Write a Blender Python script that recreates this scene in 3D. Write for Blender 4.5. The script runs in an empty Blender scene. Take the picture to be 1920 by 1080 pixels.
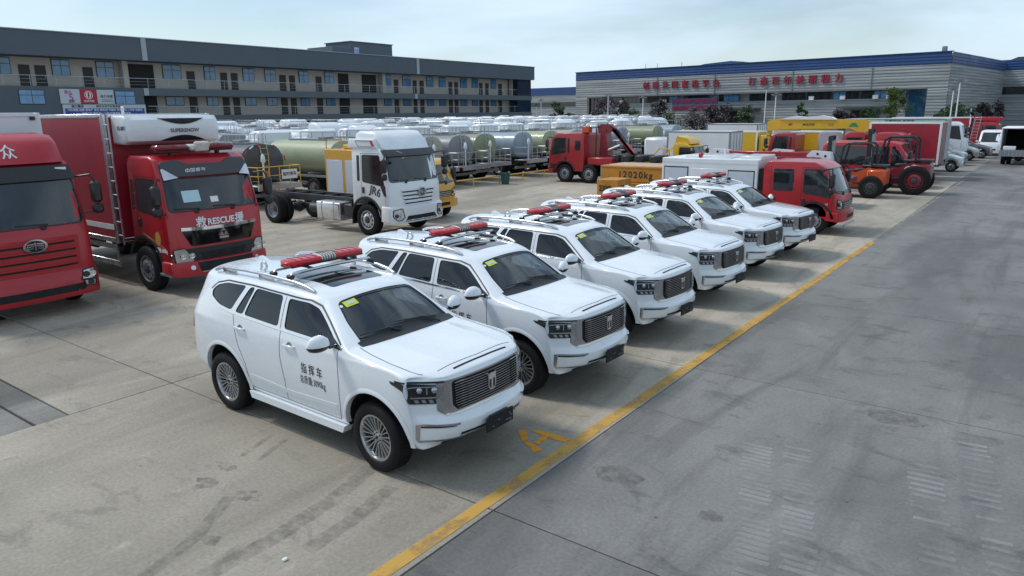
import bpy, bmesh, math, random
from mathutils import Vector, Matrix, Euler
from mathutils.bvhtree import BVHTree
from mathutils.geometry import delaunay_2d_cdt
R=math.radians; PI=math.pi; rnd=random.Random(7)
scene=bpy.context.scene; C=scene.collection
# ---------------------------------------------------------------- camera
CAM_H=3.7793
def cam_basis(yaw,pitch,roll):
    f0=Vector((-math.sin(yaw),math.cos(yaw),0)); r0=Vector((math.cos(yaw),math.sin(yaw),0)); u0=Vector((0,0,1))
    f=f0*math.cos(pitch)-u0*math.sin(pitch); u=u0*math.cos(pitch)+f0*math.sin(pitch)
    return r0*math.cos(roll)+u*math.sin(roll), u*math.cos(roll)-r0*math.sin(roll), f
r_,u_,f_=cam_basis(.6406,.2388,-.0104)
cd=bpy.data.cameras.new('camera'); cam=bpy.data.objects.new('camera',cd); C.objects.link(cam)
m=Matrix((r_,u_,-f_)).transposed().to_4x4(); m.translation=(0,0,CAM_H); cam.matrix_world=m
cd.sensor_width=36; cd.lens=1353.2/1920*36; cd.clip_start=.1; cd.clip_end=3000; scene.camera=cam
# ---------------------------------------------------------------- sky, sun, exposure
SUN_EL,SUN_AZ=R(52),R(252)      # azimuth: clockwise from +Y of the direction the light comes from
w=bpy.data.worlds.new('World'); scene.world=w; w.use_nodes=True
nt=w.node_tree; nt.nodes.clear(); N=nt.nodes.new; L=nt.links.new
out=N('ShaderNodeOutputWorld'); bg=N('ShaderNodeBackground'); sky=N('ShaderNodeTexSky')
sky.sky_type='NISHITA'; sky.sun_disc=False; sky.sun_elevation=SUN_EL; sky.sun_rotation=SUN_AZ; sky.air_density=1.2; sky.dust_density=.6; sky.ozone_density=3.0
tc=N('ShaderNodeTexCoord'); mp=N('ShaderNodeMapping'); mp.inputs['Scale'].default_value=(1.5,1.5,6.5); mp.inputs['Location'].default_value=(2.3,.4,.35)
n1=N('ShaderNodeTexNoise'); n1.inputs['Scale'].default_value=1.5; n1.inputs['Detail'].default_value=7; n1.inputs['Roughness'].default_value=.52
n1.inputs['Distortion'].default_value=.35
cr=N('ShaderNodeMapRange'); cr.inputs['From Min'].default_value=.36; cr.inputs['From Max'].default_value=.64; cr.inputs['To Min'].default_value=.15; cr.inputs['To Max'].default_value=.97
mx=N('ShaderNodeMix'); mx.data_type='RGBA'; mx.inputs['B'].default_value=(5.9,7.35,8.6,1)
L(tc.outputs['Generated'],mp.inputs['Vector']); L(mp.outputs['Vector'],n1.inputs['Vector']); L(n1.outputs['Fac'],cr.inputs['Value'])
L(cr.outputs['Result'],mx.inputs['Factor']); L(sky.outputs['Color'],mx.inputs['A']); L(mx.outputs['Result'],bg.inputs['Color'])
bg.inputs['Strength'].default_value=.082; L(bg.outputs['Background'],out.inputs['Surface'])
sd=bpy.data.lights.new('sun','SUN'); sun=bpy.data.objects.new('sun',sd); C.objects.link(sun); sd.energy=1.5; sd.angle=R(11); sd.color=(1,.965,.92)
sdir=Vector((math.sin(SUN_AZ)*math.cos(SUN_EL),math.cos(SUN_AZ)*math.cos(SUN_EL),math.sin(SUN_EL)))
sun.rotation_euler=sdir.to_track_quat('Z','Y').to_euler(); sun.location=(0,0,40)
vs=scene.view_settings; vs.view_transform='Standard'; vs.look='None'; vs.gamma=1; vs.exposure=0.62; vs.use_curve_mapping=False
scene.cycles.max_bounces=6; scene.cycles.transparent_max_bounces=10; scene.cycles.use_denoising=True
# ---------------------------------------------------------------- materials
MATS={}
def srgb(h):
    v=[int(h[i:i+2],16)/255 for i in (0,2,4)]
    return tuple(x/12.92 if x<=.04045 else ((x+.055)/1.055)**2.4 for x in v)
def mat(name,col,rough=.5,metal=0,coat=0,var=.12,scale=6,bump=0,bscale=40,dirt=0,emit=0,spec=.5,world=False):
    """Principled paint/metal/rubber with a little noise in colour and roughness."""
    if name in MATS: return MATS[name]
    if isinstance(col,str): col=srgb(col)
    m=bpy.data.materials.new(name); m.use_nodes=True; nt=m.node_tree; b=nt.nodes['Principled BSDF']; N=nt.nodes.new; L=nt.links.new
    b.inputs['Metallic'].default_value=metal; b.inputs['Coat Weight'].default_value=coat; b.inputs['Coat Roughness'].default_value=.06; b.inputs['Specular IOR Level'].default_value=spec
    tc=N('ShaderNodeTexCoord'); n=N('ShaderNodeTexNoise'); n.inputs['Scale'].default_value=scale; n.inputs['Detail'].default_value=5; n.inputs['Roughness'].default_value=.6
    if world: g=N('ShaderNodeNewGeometry'); L(g.outputs['Position'],n.inputs['Vector'])
    else: L(tc.outputs['Object'],n.inputs['Vector'])
    r=N('ShaderNodeMapRange'); r.inputs['From Min'].default_value=.3; r.inputs['From Max'].default_value=.7; r.inputs['To Min'].default_value=1-var; r.inputs['To Max'].default_value=1+var*.6
    L(n.outputs['Fac'],r.inputs['Value'])
    mm=N('ShaderNodeMix'); mm.data_type='RGBA'; mm.blend_type='MULTIPLY'; mm.inputs['Factor'].default_value=1; mm.inputs['A'].default_value=(*col,1)
    L(r.outputs['Result'],mm.inputs['B']); src=mm.outputs['Result']
    if dirt:
        n2=N('ShaderNodeTexNoise'); n2.inputs['Scale'].default_value=2.2; n2.inputs['Detail'].default_value=8; n2.inputs['Roughness'].default_value=.7; L(tc.outputs['Object'],n2.inputs['Vector'])
        r2=N('ShaderNodeMapRange'); r2.inputs['From Min'].default_value=.48; r2.inputs['From Max'].default_value=.75; r2.inputs['To Max'].default_value=dirt; L(n2.outputs['Fac'],r2.inputs['Value'])
        md=N('ShaderNodeMix'); md.data_type='RGBA'; md.inputs['B'].default_value=(.11,.10,.085,1); L(r2.outputs['Result'],md.inputs['Factor']); L(src,md.inputs['A']); src=md.outputs['Result']
    L(src,b.inputs['Base Color'])
    rr=N('ShaderNodeMapRange'); rr.inputs['From Min'].default_value=.3; rr.inputs['From Max'].default_value=.7; rr.inputs['To Min'].default_value=max(.02,rough*.8); rr.inputs['To Max'].default_value=min(1,rough*1.25)
    L(n.outputs['Fac'],rr.inputs['Value']); L(rr.outputs['Result'],b.inputs['Roughness'])
    if bump:
        n3=N('ShaderNodeTexNoise'); n3.inputs['Scale'].default_value=bscale; n3.inputs['Detail'].default_value=4; L(tc.outputs['Object'],n3.inputs['Vector'])
        bp=N('ShaderNodeBump'); bp.inputs['Strength'].default_value=bump; bp.inputs['Distance'].default_value=.02; L(n3.outputs['Fac'],bp.inputs['Height']); L(bp.outputs['Normal'],b.inputs['Normal'])
    if emit: b.inputs['Emission Color'].default_value=(*col,1); b.inputs['Emission Strength'].default_value=emit
    MATS[name]=m; return m
def glass(name,tint,ior=1.95,rough=.01,boost=1.0):
    if name in MATS: return MATS[name]
    m=bpy.data.materials.new(name); m.use_nodes=True; nt=m.node_tree; nt.nodes.clear(); N=nt.nodes.new; L=nt.links.new
    o=N('ShaderNodeOutputMaterial'); t=N('ShaderNodeBsdfTransparent'); t.inputs['Color'].default_value=(*tint,1)
    g=N('ShaderNodeBsdfGlossy'); g.inputs['Roughness'].default_value=rough; g.inputs['Color'].default_value=(boost,boost,boost,1)
    f=N('ShaderNodeFresnel'); ge=N('ShaderNodeNewGeometry'); mr=N('ShaderNodeMapRange'); mr.inputs['To Min'].default_value=ior; mr.inputs['To Max'].default_value=1/ior   # a thin pane: the same from both sides
    L(ge.outputs['Backfacing'],mr.inputs['Value']); L(mr.outputs['Result'],f.inputs['IOR'])
    x=N('ShaderNodeMixShader'); L(f.outputs['Fac'],x.inputs['Fac']); L(t.outputs['BSDF'],x.inputs[1]); L(g.outputs['BSDF'],x.inputs[2]); L(x.outputs['Shader'],o.inputs['Surface'])
    MATS[name]=m; return m
def lens_mat(name,col,alpha=.35):
    """tinted translucent plastic"""
    if name in MATS: return MATS[name]
    m=bpy.data.materials.new(name); m.use_nodes=True; b=m.node_tree.nodes['Principled BSDF']
    b.inputs['Base Color'].default_value=(*srgb(col),1); b.inputs['Roughness'].default_value=.2; b.inputs['Coat Weight'].default_value=.35; b.inputs['Coat Roughness'].default_value=.03
    MATS[name]=m; return m
M_white=mat('white_car_paint',(.74,.765,.79),.26,coat=.9,var=.02,scale=3)
M_truckwhite=mat('white_truck_paint',(.74,.76,.78),.35,coat=.6,var=.06,scale=2,dirt=.06)
M_red=mat('red_truck_paint',(.40,.010,.018),.34,coat=.3,var=.08,scale=2,dirt=.06)
M_redbox=mat('red_box_panel',(.34,.012,.028),.42,coat=.2,var=.08,scale=1.5,dirt=.05)
M_redcrane=mat('red_crane_paint',(.36,.014,.02),.4,coat=.4,var=.12,scale=2,dirt=.15)
M_dkred=mat('dark_red_paint',(.20,.008,.02),.38,coat=.4,var=.1,dirt=.1)
M_yel=mat('yellow_truck_paint',(.62,.31,.02),.4,coat=.5,var=.08,dirt=.08)
M_cranyel=mat('yellow_crane_paint',(.70,.42,.02),.4,coat=.4,var=.08,dirt=.08)
M_weight=mat('yellow_weight_paint',(.50,.205,.018),.6,var=.2,scale=3,dirt=.35)
M_rust=mat('weathered_concrete_top',(.52,.36,.24),.85,var=.3,scale=4,bump=.3)
M_orange=mat('orange_forklift_paint',(.55,.075,.014),.45,coat=.3,dirt=.15)
M_black=mat('black_plastic',(.018,.018,.02),.45,var=.2)
M_matblack=mat('matt_black',(.006,.006,.007),.7,var=.2)
M_gloss=mat('gloss_black',(.006,.006,.008),.08,var=.05,coat=.5)
M_chassis=mat('black_chassis_paint',(.022,.022,.024),.5,var=.4,scale=5,dirt=.25)
M_rubber=mat('tyre_rubber',(.010,.010,.011),.75,var=.3,scale=9,bump=.15,bscale=60,dirt=.05,spec=.25)
M_chrome=mat('chrome',(.78,.78,.80),.10,metal=1,var=.04)
M_darkchrome=mat('dark_chrome',(.50,.50,.52),.12,metal=1,var=.04)
M_lampsilver=mat('lamp_reflector',(.55,.57,.60),.22,metal=.9,var=.1)
M_satin=mat('satin_aluminium',(.62,.63,.65),.28,metal=1,var=.06)
M_alloy=mat('alloy_rim',(.46,.47,.48),.24,metal=.85,var=.06)
M_steel=mat('galvanised_steel',(.45,.46,.48),.42,metal=.85,var=.2,scale=10)
M_alu=mat('aluminium_tank',(.66,.67,.68),.3,metal=1,var=.12,scale=5,bump=.05)
M_rimgrey=mat('grey_steel_rim',(.34,.35,.37),.4,metal=.6,var=.2,dirt=.2)
M_grey=mat('mid_grey_paint',(.22,.24,.25),.5,var=.12,dirt=.1)
M_dgrey=mat('dark_grey_plastic',(.05,.052,.056),.5,var=.15)
M_seat=mat('dark_seat_leather',(.09,.085,.082),.6,var=.2)
M_beige=mat('beige_headliner',(.30,.28,.26),.8,var=.1)
M_glassw=glass('windscreen_glass',(.70,.78,.77))
M_glassf=glass('front_side_glass',(.30,.33,.33),1.6)
M_cabin=mat('cabin_lining',(.10,.10,.10),.8,var=.2)
M_glasst=glass('tinted_side_glass',(.16,.165,.17),1.6)
M_glassd=mat('dark_window_glass',(.012,.015,.018),.04,var=.1,scale=1.2,spec=.6,coat=.4)
M_lens=glass('clear_lamp_lens',(.9,.92,.94),1.35)
M_redlens=lens_mat('red_lightbar_lens','c00414')
M_maroon=lens_mat('maroon_lightbar_lens','6a0e18')
M_amber=lens_mat('amber_lens','c8641a')
M_wht=mat('white_vinyl',(.75,.76,.77),.5,var=.05)
M_blk=mat('black_vinyl',(.015,.015,.017),.5,var=.05)
M_sticker=mat('yellow_green_sticker',(.60,.66,.05),.5,var=.1)
M_skyblue=mat('pale_blue_sticker',(.45,.62,.68),.5,var=.05)
M_silver=mat('silver_van_paint',(.42,.45,.47),.3,metal=.5,coat=.7,var=.05)
M_dkcar=mat('grey_car_paint',(.12,.12,.135),.3,metal=.4,coat=.7,var=.05)
M_wrap=mat('white_cloth_wrap',(.62,.61,.57),.85,var=.2,scale=12,bump=.3)
# ---------------------------------------------------------------- mesh helpers
class MB:
    def __init__(s): s.v=[];s.f=[];s.m=[];s.keep=False
    def add(s,vs,fs,m=0):
        o=len(s.v); s.v+=[tuple(v) for v in vs]; s.f+=[tuple(i+o for i in f) for f in fs]; s.m+=[m]*len(fs); return s
    def box(s,c,d,m=0,ch=0,rot=None):
        hx,hy,hz=d[0]/2,d[1]/2,d[2]/2; c=Vector(c)
        if ch<=0:
            P=[(x,y,z) for x in(-hx,hx) for y in(-hy,hy) for z in(-hz,hz)]
            F=[(0,1,3,2),(4,6,7,5),(0,4,5,1),(2,3,7,6),(0,2,6,4),(1,5,7,3)]
        else:
            ch=min(ch,hx*.9,hy*.9,hz*.9); P=[];idx={}
            for sx in(-1,1):
                for sy in(-1,1):
                    for sz in(-1,1):
                        for a in range(3):
                            q=[sx*(hx-ch),sy*(hy-ch),sz*(hz-ch)]; q[a]=(sx,sy,sz)[a]*(hx,hy,hz)[a]; idx[(sx,sy,sz,a)]=len(P); P.append(tuple(q))
            F=[]
            for a in range(3):
                b,c2=[k for k in range(3) if k!=a]
                for sg in(-1,1):
                    q=[]
                    for u,v in((-1,-1),(1,-1),(1,1),(-1,1)):
                        t=[0,0,0];t[a]=sg;t[b]=u;t[c2]=v; q.append(idx[(*t,a)])
                    F.append(tuple(q))
                for u in(-1,1):
                    for v in(-1,1):
                        t1=[0,0,0];t1[b]=u;t1[c2]=v;t2=t1[:];t1[a]=-1;t2[a]=1
                        F.append((idx[(*t1,b)],idx[(*t2,b)],idx[(*t2,c2)],idx[(*t1,c2)]))
            for sx in(-1,1):
                for sy in(-1,1):
                    for sz in(-1,1): F.append(tuple(idx[(sx,sy,sz,a)] for a in range(3)))
        if rot is not None:
            E=Euler(rot).to_matrix(); P=[E@Vector(p) for p in P]
        return s.add([c+Vector(p) for p in P],F,m)
    def cyl(s,p0,p1,r,seg=12,m=0,r2=None,caps=True):
        p0=Vector(p0);p1=Vector(p1); d=(p1-p0).normalized(); a=d.orthogonal().normalized(); b=d.cross(a); r2=r if r2 is None else r2
        vs=[p0+(a*math.cos(t)+b*math.sin(t))*r for t in [2*PI*i/seg for i in range(seg)]]+[p1+(a*math.cos(t)+b*math.sin(t))*r2 for t in [2*PI*i/seg for i in range(seg)]]
        fs=[(i,(i+1)%seg,seg+(i+1)%seg,seg+i) for i in range(seg)]
        if caps: fs+=[tuple(range(seg-1,-1,-1)),tuple(range(seg,2*seg))]
        return s.add(vs,fs,m)
    def tube(s,pts,r,seg=8,m=0,closed=False):
        pts=[Vector(p) for p in pts]; n=len(pts); vs=[]; up=None
        for i,p in enumerate(pts):
            d=(pts[(i+1)%n]-pts[i-1]) if closed else (pts[min(i+1,n-1)]-pts[max(i-1,0)])
            d.normalize()
            if up is None: up=d.orthogonal().normalized()
            up=(up-d*up.dot(d)).normalized(); b=d.cross(up)
            vs+=[p+(up*math.cos(2*PI*k/seg)+b*math.sin(2*PI*k/seg))*r for k in range(seg)]
        fs=[]
        for i in range(n if closed else n-1):
            for k in range(seg):
                j=(i+1)%n; fs.append((i*seg+k,i*seg+(k+1)%seg,j*seg+(k+1)%seg,j*seg+k))
        if not closed: fs+=[tuple(range(seg-1,-1,-1)),tuple(range((n-1)*seg,n*seg))]
        return s.add(vs,fs,m)
    def prism(s,poly,axis,lo,hi,m=0):
        """polygon given in the two other axes (order kept: x: (y,z)  y: (x,z)  z: (x,y)), extruded along axis"""
        n=len(poly)
        def P(q,t): return {'x':(t,q[0],q[1]),'y':(q[0],t,q[1]),'z':(q[0],q[1],t)}[axis]
        vs=[P(q,lo) for q in poly]+[P(q,hi) for q in poly]
        fs=[(i,(i+1)%n,n+(i+1)%n,n+i) for i in range(n)]+[tuple(range(n-1,-1,-1)),tuple(range(n,2*n))]
        return s.add(vs,fs,m)
    def lathe(s,prof,seg=24,m=0,axis='y',c=(0,0,0)):
        """profile of (radius, height) turned round the axis"""
        n=len(prof); vs=[]; c=Vector(c)
        for k in range(seg):
            t=2*PI*k/seg
            for r,h in prof:
                a,b=r*math.cos(t),r*math.sin(t); vs.append(c+Vector({'y':(a,h,b),'x':(h,a,b),'z':(a,b,h)}[axis]))
        fs=[]
        for k in range(seg):
            j=(k+1)%seg
            for i in range(n-1): fs.append((k*n+i,j*n+i,j*n+i+1,k*n+i+1))
        return s.add(vs,fs,m)
    def mesh(s,name,mats,angle=38):
        me=bpy.data.meshes.new(name); me.from_pydata(s.v,[],s.f); 
        for x in (mats if isinstance(mats,(list,tuple)) else [mats]): me.materials.append(x)
        if any(s.m): me.polygons.foreach_set('material_index',s.m)
        if not s.keep: bm=bmesh.new(); bm.from_mesh(me); bmesh.ops.recalc_face_normals(bm,faces=bm.faces); bm.to_mesh(me); bm.free()
        finish(me,angle); return me
    def build(s,name,mats,parent=None,loc=(0,0,0),rot=(0,0,0),angle=38): return obj(name,s.mesh(name,mats,angle),parent,loc,rot)
def finish(me,angle=38):
    me.polygons.foreach_set('use_smooth',[True]*len(me.polygons)); me.update(); me.set_sharp_from_angle(angle=R(angle))
def obj(name,me,parent=None,loc=(0,0,0),rot=(0,0,0)):
    o=bpy.data.objects.new(name,me); C.objects.link(o); o.parent=parent; o.location=loc; o.rotation_euler=rot; return o
def tag(o,label=None,cat=None,group=None,kind=None):
    for k,v in(('label',label),('category',cat),('group',group),('kind',kind)):
        if v: o[k]=v
    return o
def thing(name,label,cat,loc=(0,0,0),rz=0,group=None):
    o=bpy.data.objects.new(name,None); C.objects.link(o); o.location=loc; o.rotation_euler=(0,0,rz); o.empty_display_size=.3
    return tag(o,label,cat,group)
def copytree(o,parent=None):
    c=o.copy(); C.objects.link(c); c.parent=parent
    for ch in list(o.children): copytree(ch,c)
    return c
def text_mesh(s,size,extrude=.002,bold=0.0,align='CENTER',spacing=1.0):
    cu=bpy.data.curves.new('t','FONT'); cu.body=s; cu.size=size; cu.extrude=extrude; cu.offset=0 if any(ord(c)>0x2e80 for c in s) else bold*size; cu.align_x=align; cu.align_y='CENTER'; cu.space_character=spacing; cu.resolution_u=3
    o=bpy.data.objects.new('t',cu); C.objects.link(o); bpy.context.view_layer.update()
    me=bpy.data.meshes.new_from_object(o.evaluated_get(bpy.context.evaluated_depsgraph_get())); bpy.data.objects.remove(o); bpy.data.curves.remove(cu)
    if bold>0 and any(ord(c)>0x2e80 for c in s):      # heavier strokes: the outline laid over itself, shifted
        bm=bmesh.new(); bm.from_mesh(me); src=bm.verts[:]+bm.edges[:]+bm.faces[:]; k=bold*size*.75
        for i,(a,b) in enumerate(((k,0),(-k,0),(0,k),(0,-k))):
            g=bmesh.ops.duplicate(bm,geom=src)['geom']; bmesh.ops.translate(bm,verts=[v for v in g if isinstance(v,bmesh.types.BMVert)],vec=(a,b,(i+1)*max(.0004,size*.001)))
        bm.to_mesh(me); bm.free()
    return me
def text(s,size,material,parent,loc,rot,extrude=.002,bold=0.0,sx=1,name='lettering',spacing=1.0,align='CENTER'):
    me=text_mesh(s,size,extrude,bold,align,spacing); me.materials.clear(); me.materials.append(material); me.name=name
    o=obj(name,me,parent,loc,rot); o.scale=(sx,1,1); return o
FRONT=(PI/2,0,PI/2)      # text that faces +X, reads along +Y
SIDE=(PI/2,0,0)          # text that faces -Y, reads along +X
class Proj:
    """projects outlines on to a body: panes, seams, lamps, lettering"""
    def __init__(s,me): s.b=BVHTree.FromPolygons([v.co.copy() for v in me.vertices],[tuple(p.vertices) for p in me.polygons])
    def hit(s,p,d,far=3.0):
        p=Vector(p); d=Vector(d).normalized(); h=s.b.ray_cast(p-d*far,d,far*2)
        if h[0] is None:
            h=s.b.find_nearest(p); return h[0],h[1]
        return h[0],h[1]
    def patch(s,poly,frame,off=.004,thick=0,res=.08,m=0,mb=None):
        """poly in (u,v); frame=(origin,uaxis,vaxis,dir)"""
        o,u,v,d=[Vector(x) for x in frame]; d=d.normalized(); pts=[];n=len(poly)
        for i in range(n):
            a=Vector(poly[i]);b=Vector(poly[(i+1)%n]); k=max(1,int((b-a).length/res))
            pts+=[a.lerp(b,t/k) for t in range(k)]
        nb=len(pts); xs=[p[0] for p in poly]; ys=[p[1] for p in poly]; inner=[]
        x=min(xs)+res*.5
        while x<max(xs):
            y=min(ys)+res*.5
            while y<max(ys):
                q=Vector((x,y))
                if inpoly(q,pts) and min((q-p).length for p in pts)>res*.45: inner.append(q)
                y+=res
            x+=res
        V,E,F,*_=delaunay_2d_cdt(pts+inner,[(i,(i+1)%nb) for i in range(nb)],[],1,1e-6)
        top=[]
        for q in V:
            h,nn=s.hit(o+u*q[0]+v*q[1],d); top.append(h-d*off)
        mb=mb or MB(); mb.keep=True; G=[]
        for f in F:       # faces look outwards
            nn=(top[f[1]]-top[f[0]]).cross(top[f[2]]-top[f[0]]); G.append(f if nn.dot(d)<0 else f[::-1])
        mb.add(top,G,m)
        if thick:
            # skirt round the rim, into the body
            from collections import Counter
            ed=Counter(); 
            for f in F:
                for i in range(len(f)): ed[tuple(sorted((f[i],f[(i+1)%len(f)])))]+=1
            for (a,b),k in ed.items():
                if k==1: mb.add([top[a],top[b],top[b]+d*thick,top[a]+d*thick],[(0,1,2,3)],m)
        return mb
    def ribbon(s,line,frame,w=.008,off=.003,m=0,mb=None,closed=False,res=.06,h=0):
        o,u,v,d=[Vector(x) for x in frame]; d=d.normalized(); pts=[]; L_=[Vector(p) for p in line]
        if closed: L_.append(L_[0])
        for a,b in zip(L_,L_[1:]):
            k=max(1,int((b-a).length/res)); pts+=[a.lerp(b,t/k) for t in range(k)]
        if not closed: pts.append(L_[-1])
        n=len(pts); A=[];B=[]
        for i,p in enumerate(pts):
            t=(pts[(i+1)%n]-pts[i-1]) if closed else pts[min(i+1,n-1)]-pts[max(i-1,0)]
            t.normalize(); nn=Vector((-t[1],t[0]))*w/2
            for q,l in((p+nn,A),(p-nn,B)):
                hpt,_=s.hit(o+u*q[0]+v*q[1],d); l.append(hpt-d*off)
        mb=mb or MB(); k=n if closed else n-1
        mb.add(A+B,[(i,(i+1)%n,n+(i+1)%n,n+i) for i in range(k)],m)
        if h:
            A2=[a+d*h for a in A];B2=[b+d*h for b in B]
            mb.add(A+A2,[(i,(i+1)%n,n+(i+1)%n,n+i) for i in range(k)],m); mb.add(B+B2,[(i,(i+1)%n,n+(i+1)%n,n+i) for i in range(k)],m)
        return mb
def inpoly(q,P):
    c=False;n=len(P)
    for i in range(n):
        a=P[i];b=P[i-1]
        if (a[1]>q[1])!=(b[1]>q[1]) and q[0]<(b[0]-a[0])*(q[1]-a[1])/(b[1]-a[1])+a[0]: c=not c
    return c
def rpoly(P,r,k=3):
    """round the corners of a polygon"""
    out=[];n=len(P)
    for i in range(n):
        p=Vector(P[i]);a=Vector(P[i-1])-p;b=Vector(P[(i+1)%n])-p; rr=min(r,a.length*.45,b.length*.45)
        s=p+a.normalized()*rr;e=p+b.normalized()*rr
        for j in range(k+1):
            t=j/k; out.append(s*(1-t)**2+p*2*t*(1-t)+e*t*t)
    return [tuple(x) for x in out]
FS=((0,0,0),(1,0,0),(0,0,1),(0,1,0))      # from the right-hand side (-Y): u=x v=z
FL=((0,0,0),(1,0,0),(0,0,1),(0,-1,0))     # from the left-hand side (+Y)
FF=((0,0,0),(0,1,0),(0,0,1),(-1,0,0))     # from the front (+X): u=y v=z
FT=((0,0,0),(1,0,0),(0,1,0),(0,0,-1))     # from above: u=x v=y
def flat_obj(name,poly_list,z,material,label=None):
    mb=MB()
    for P in poly_list: mb.add([(x,y,z) for x,y in P],[tuple(range(len(P)))])
    return mb.build(name,material)
# ================================================================ wheels
def tyre_mesh(r,w,rim,key,seg=40):
    h=w/2
    prof=[(rim,-h*.80),(rim+.012,-h*.92),(rim+(r-rim)*.45,-h),(r-.035,-h*.93),(r-.008,-h*.78),(r,-h*.62),(r,h*.62),(r-.008,h*.78),(r-.035,h*.93),(rim+(r-rim)*.45,h),(rim+.012,h*.92),(rim,h*.80),(rim,-h*.80)]
    mb=MB(); mb.lathe(prof,seg)
    n=int(seg*1.2)              # tread blocks
    for k in range(n):
        a=2*PI*k/n
        for yy,ww in((-h*.42,h*.36),(0,h*.28),(h*.42,h*.36)):
            c,s=math.cos(a+yy*1.2),math.sin(a+yy*1.2); mb.box((c*r,yy,s*r),(.014,ww,2*PI*r/n*.66),rot=(0,-(a+yy*1.2),0))
    return mb.mesh(key,M_rubber)
def suv_rim(side):
    mb=MB(); r=.245; s=side      # outer face towards s*y
    mb.lathe([(r,-.10*s),(r+.004,.085*s),(r+.016,.10*s),(r+.016,.108*s),(r-.004,.106*s),(r-.014,.085*s),(r-.022,-.08*s)],40)
    mb.lathe([(r-.02,-.06*s),(.02,-.05*s)],32,1)
    mb.lathe([(.0,.082*s),(.034,.082*s),(.04,.078*s),(.072,.076*s),(.078,.06*s),(.078,.0)],24)
    for k in range(11):
        for da in(-.09,.09):
            a=2*PI*k/11; a0=a+da*.7; a1=a+da*1.6
            p0=Vector((math.cos(a0)*.066,.068*s,math.sin(a0)*.066)); p1=Vector((math.cos(a1)*.235,.092*s,math.sin(a1)*.235)); d=(p1-p0).normalized(); t=d.cross(Vector((0,1,0))).normalized()
            vs=[]
            for p,hw in((p0,.0085),(p0.lerp(p1,.5),.0095),(p1,.0135)):
                vs+=[p+t*hw-Vector((0,.025*s,0)),p+t*hw*.6,p-t*hw*.6,p-t*hw-Vector((0,.025*s,0))]
            mb.add(vs,[(i,i+1,i+5,i+4) for i in(0,1,2,4,5,6)])
    for k in range(6):
        a=2*PI*k/6; mb.cyl((math.cos(a)*.052,.07*s,math.sin(a)*.052),(math.cos(a)*.052,.086*s,math.sin(a)*.052),.008,6,1)
    mb.box((0,.084*s,0),(.028,.004,.036),1)
    return mb.mesh('suv_rim',[M_alloy,M_matblack])
def truck_rim(r,w,s,front=True,material=None):
    mb=MB(); h=w/2; d=.05 if front else -.10
    mb.lathe([(r,-h*.8*s),(r+.006,h*.82*s),(r+.02,h*.9*s),(r-.012,h*.88*s),(r-.03,h*.3*s)],32)
    mb.lathe([(r-.02,h*.35*s),(r*.86,(h*.5+d*.3)*s),(r*.62,(h*.55+d)*s),(r*.40,(h*.55+d)*s),(r*.38,(h*.3+d)*s),(0,(h*.3+d)*s)],32)
    mb.lathe([(r*.36,(h*.25+d)*s),(r*.34,(h*.75+d)*s),(r*.26,(h*.82+d)*s),(0,(h*.82+d)*s)],20,1)
    for k in range(10):
        a=2*PI*k/10; x,z=math.cos(a),math.sin(a); mb.cyl((x*r*.5,(h*.55+d)*s,z*r*.5),(x*r*.5,(h*.68+d)*s,z*r*.5),.016,6)
        mb.cyl((x*r*.78,(h*.47+d*.6)*s,z*r*.78),(x*r*.78,(h*.56+d*.7)*s,z*r*.78),.035,8,1)
    return mb.mesh('truck_rim',[material or M_rimgrey,M_dgrey])
WC={}
def wheel(parent,x,y,r=.5,w=.28,rimr=.29,front=True,rimmat=None,z=None,name='wheel'):
    s=-1 if y<0 else 1; key=(round(r,3),round(w,3),round(rimr,3))
    if key not in WC: WC[key]=tyre_mesh(r,w,rimr,'tyre',32)
    k2=(key,s,front,rimmat.name if rimmat else '')
    if k2 not in WC: WC[k2]=truck_rim(rimr,w,s,front,rimmat)
    t=obj(name,WC[key],parent,(x,y,r if z is None else z)); obj('rim',WC[k2],t); return t
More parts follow.
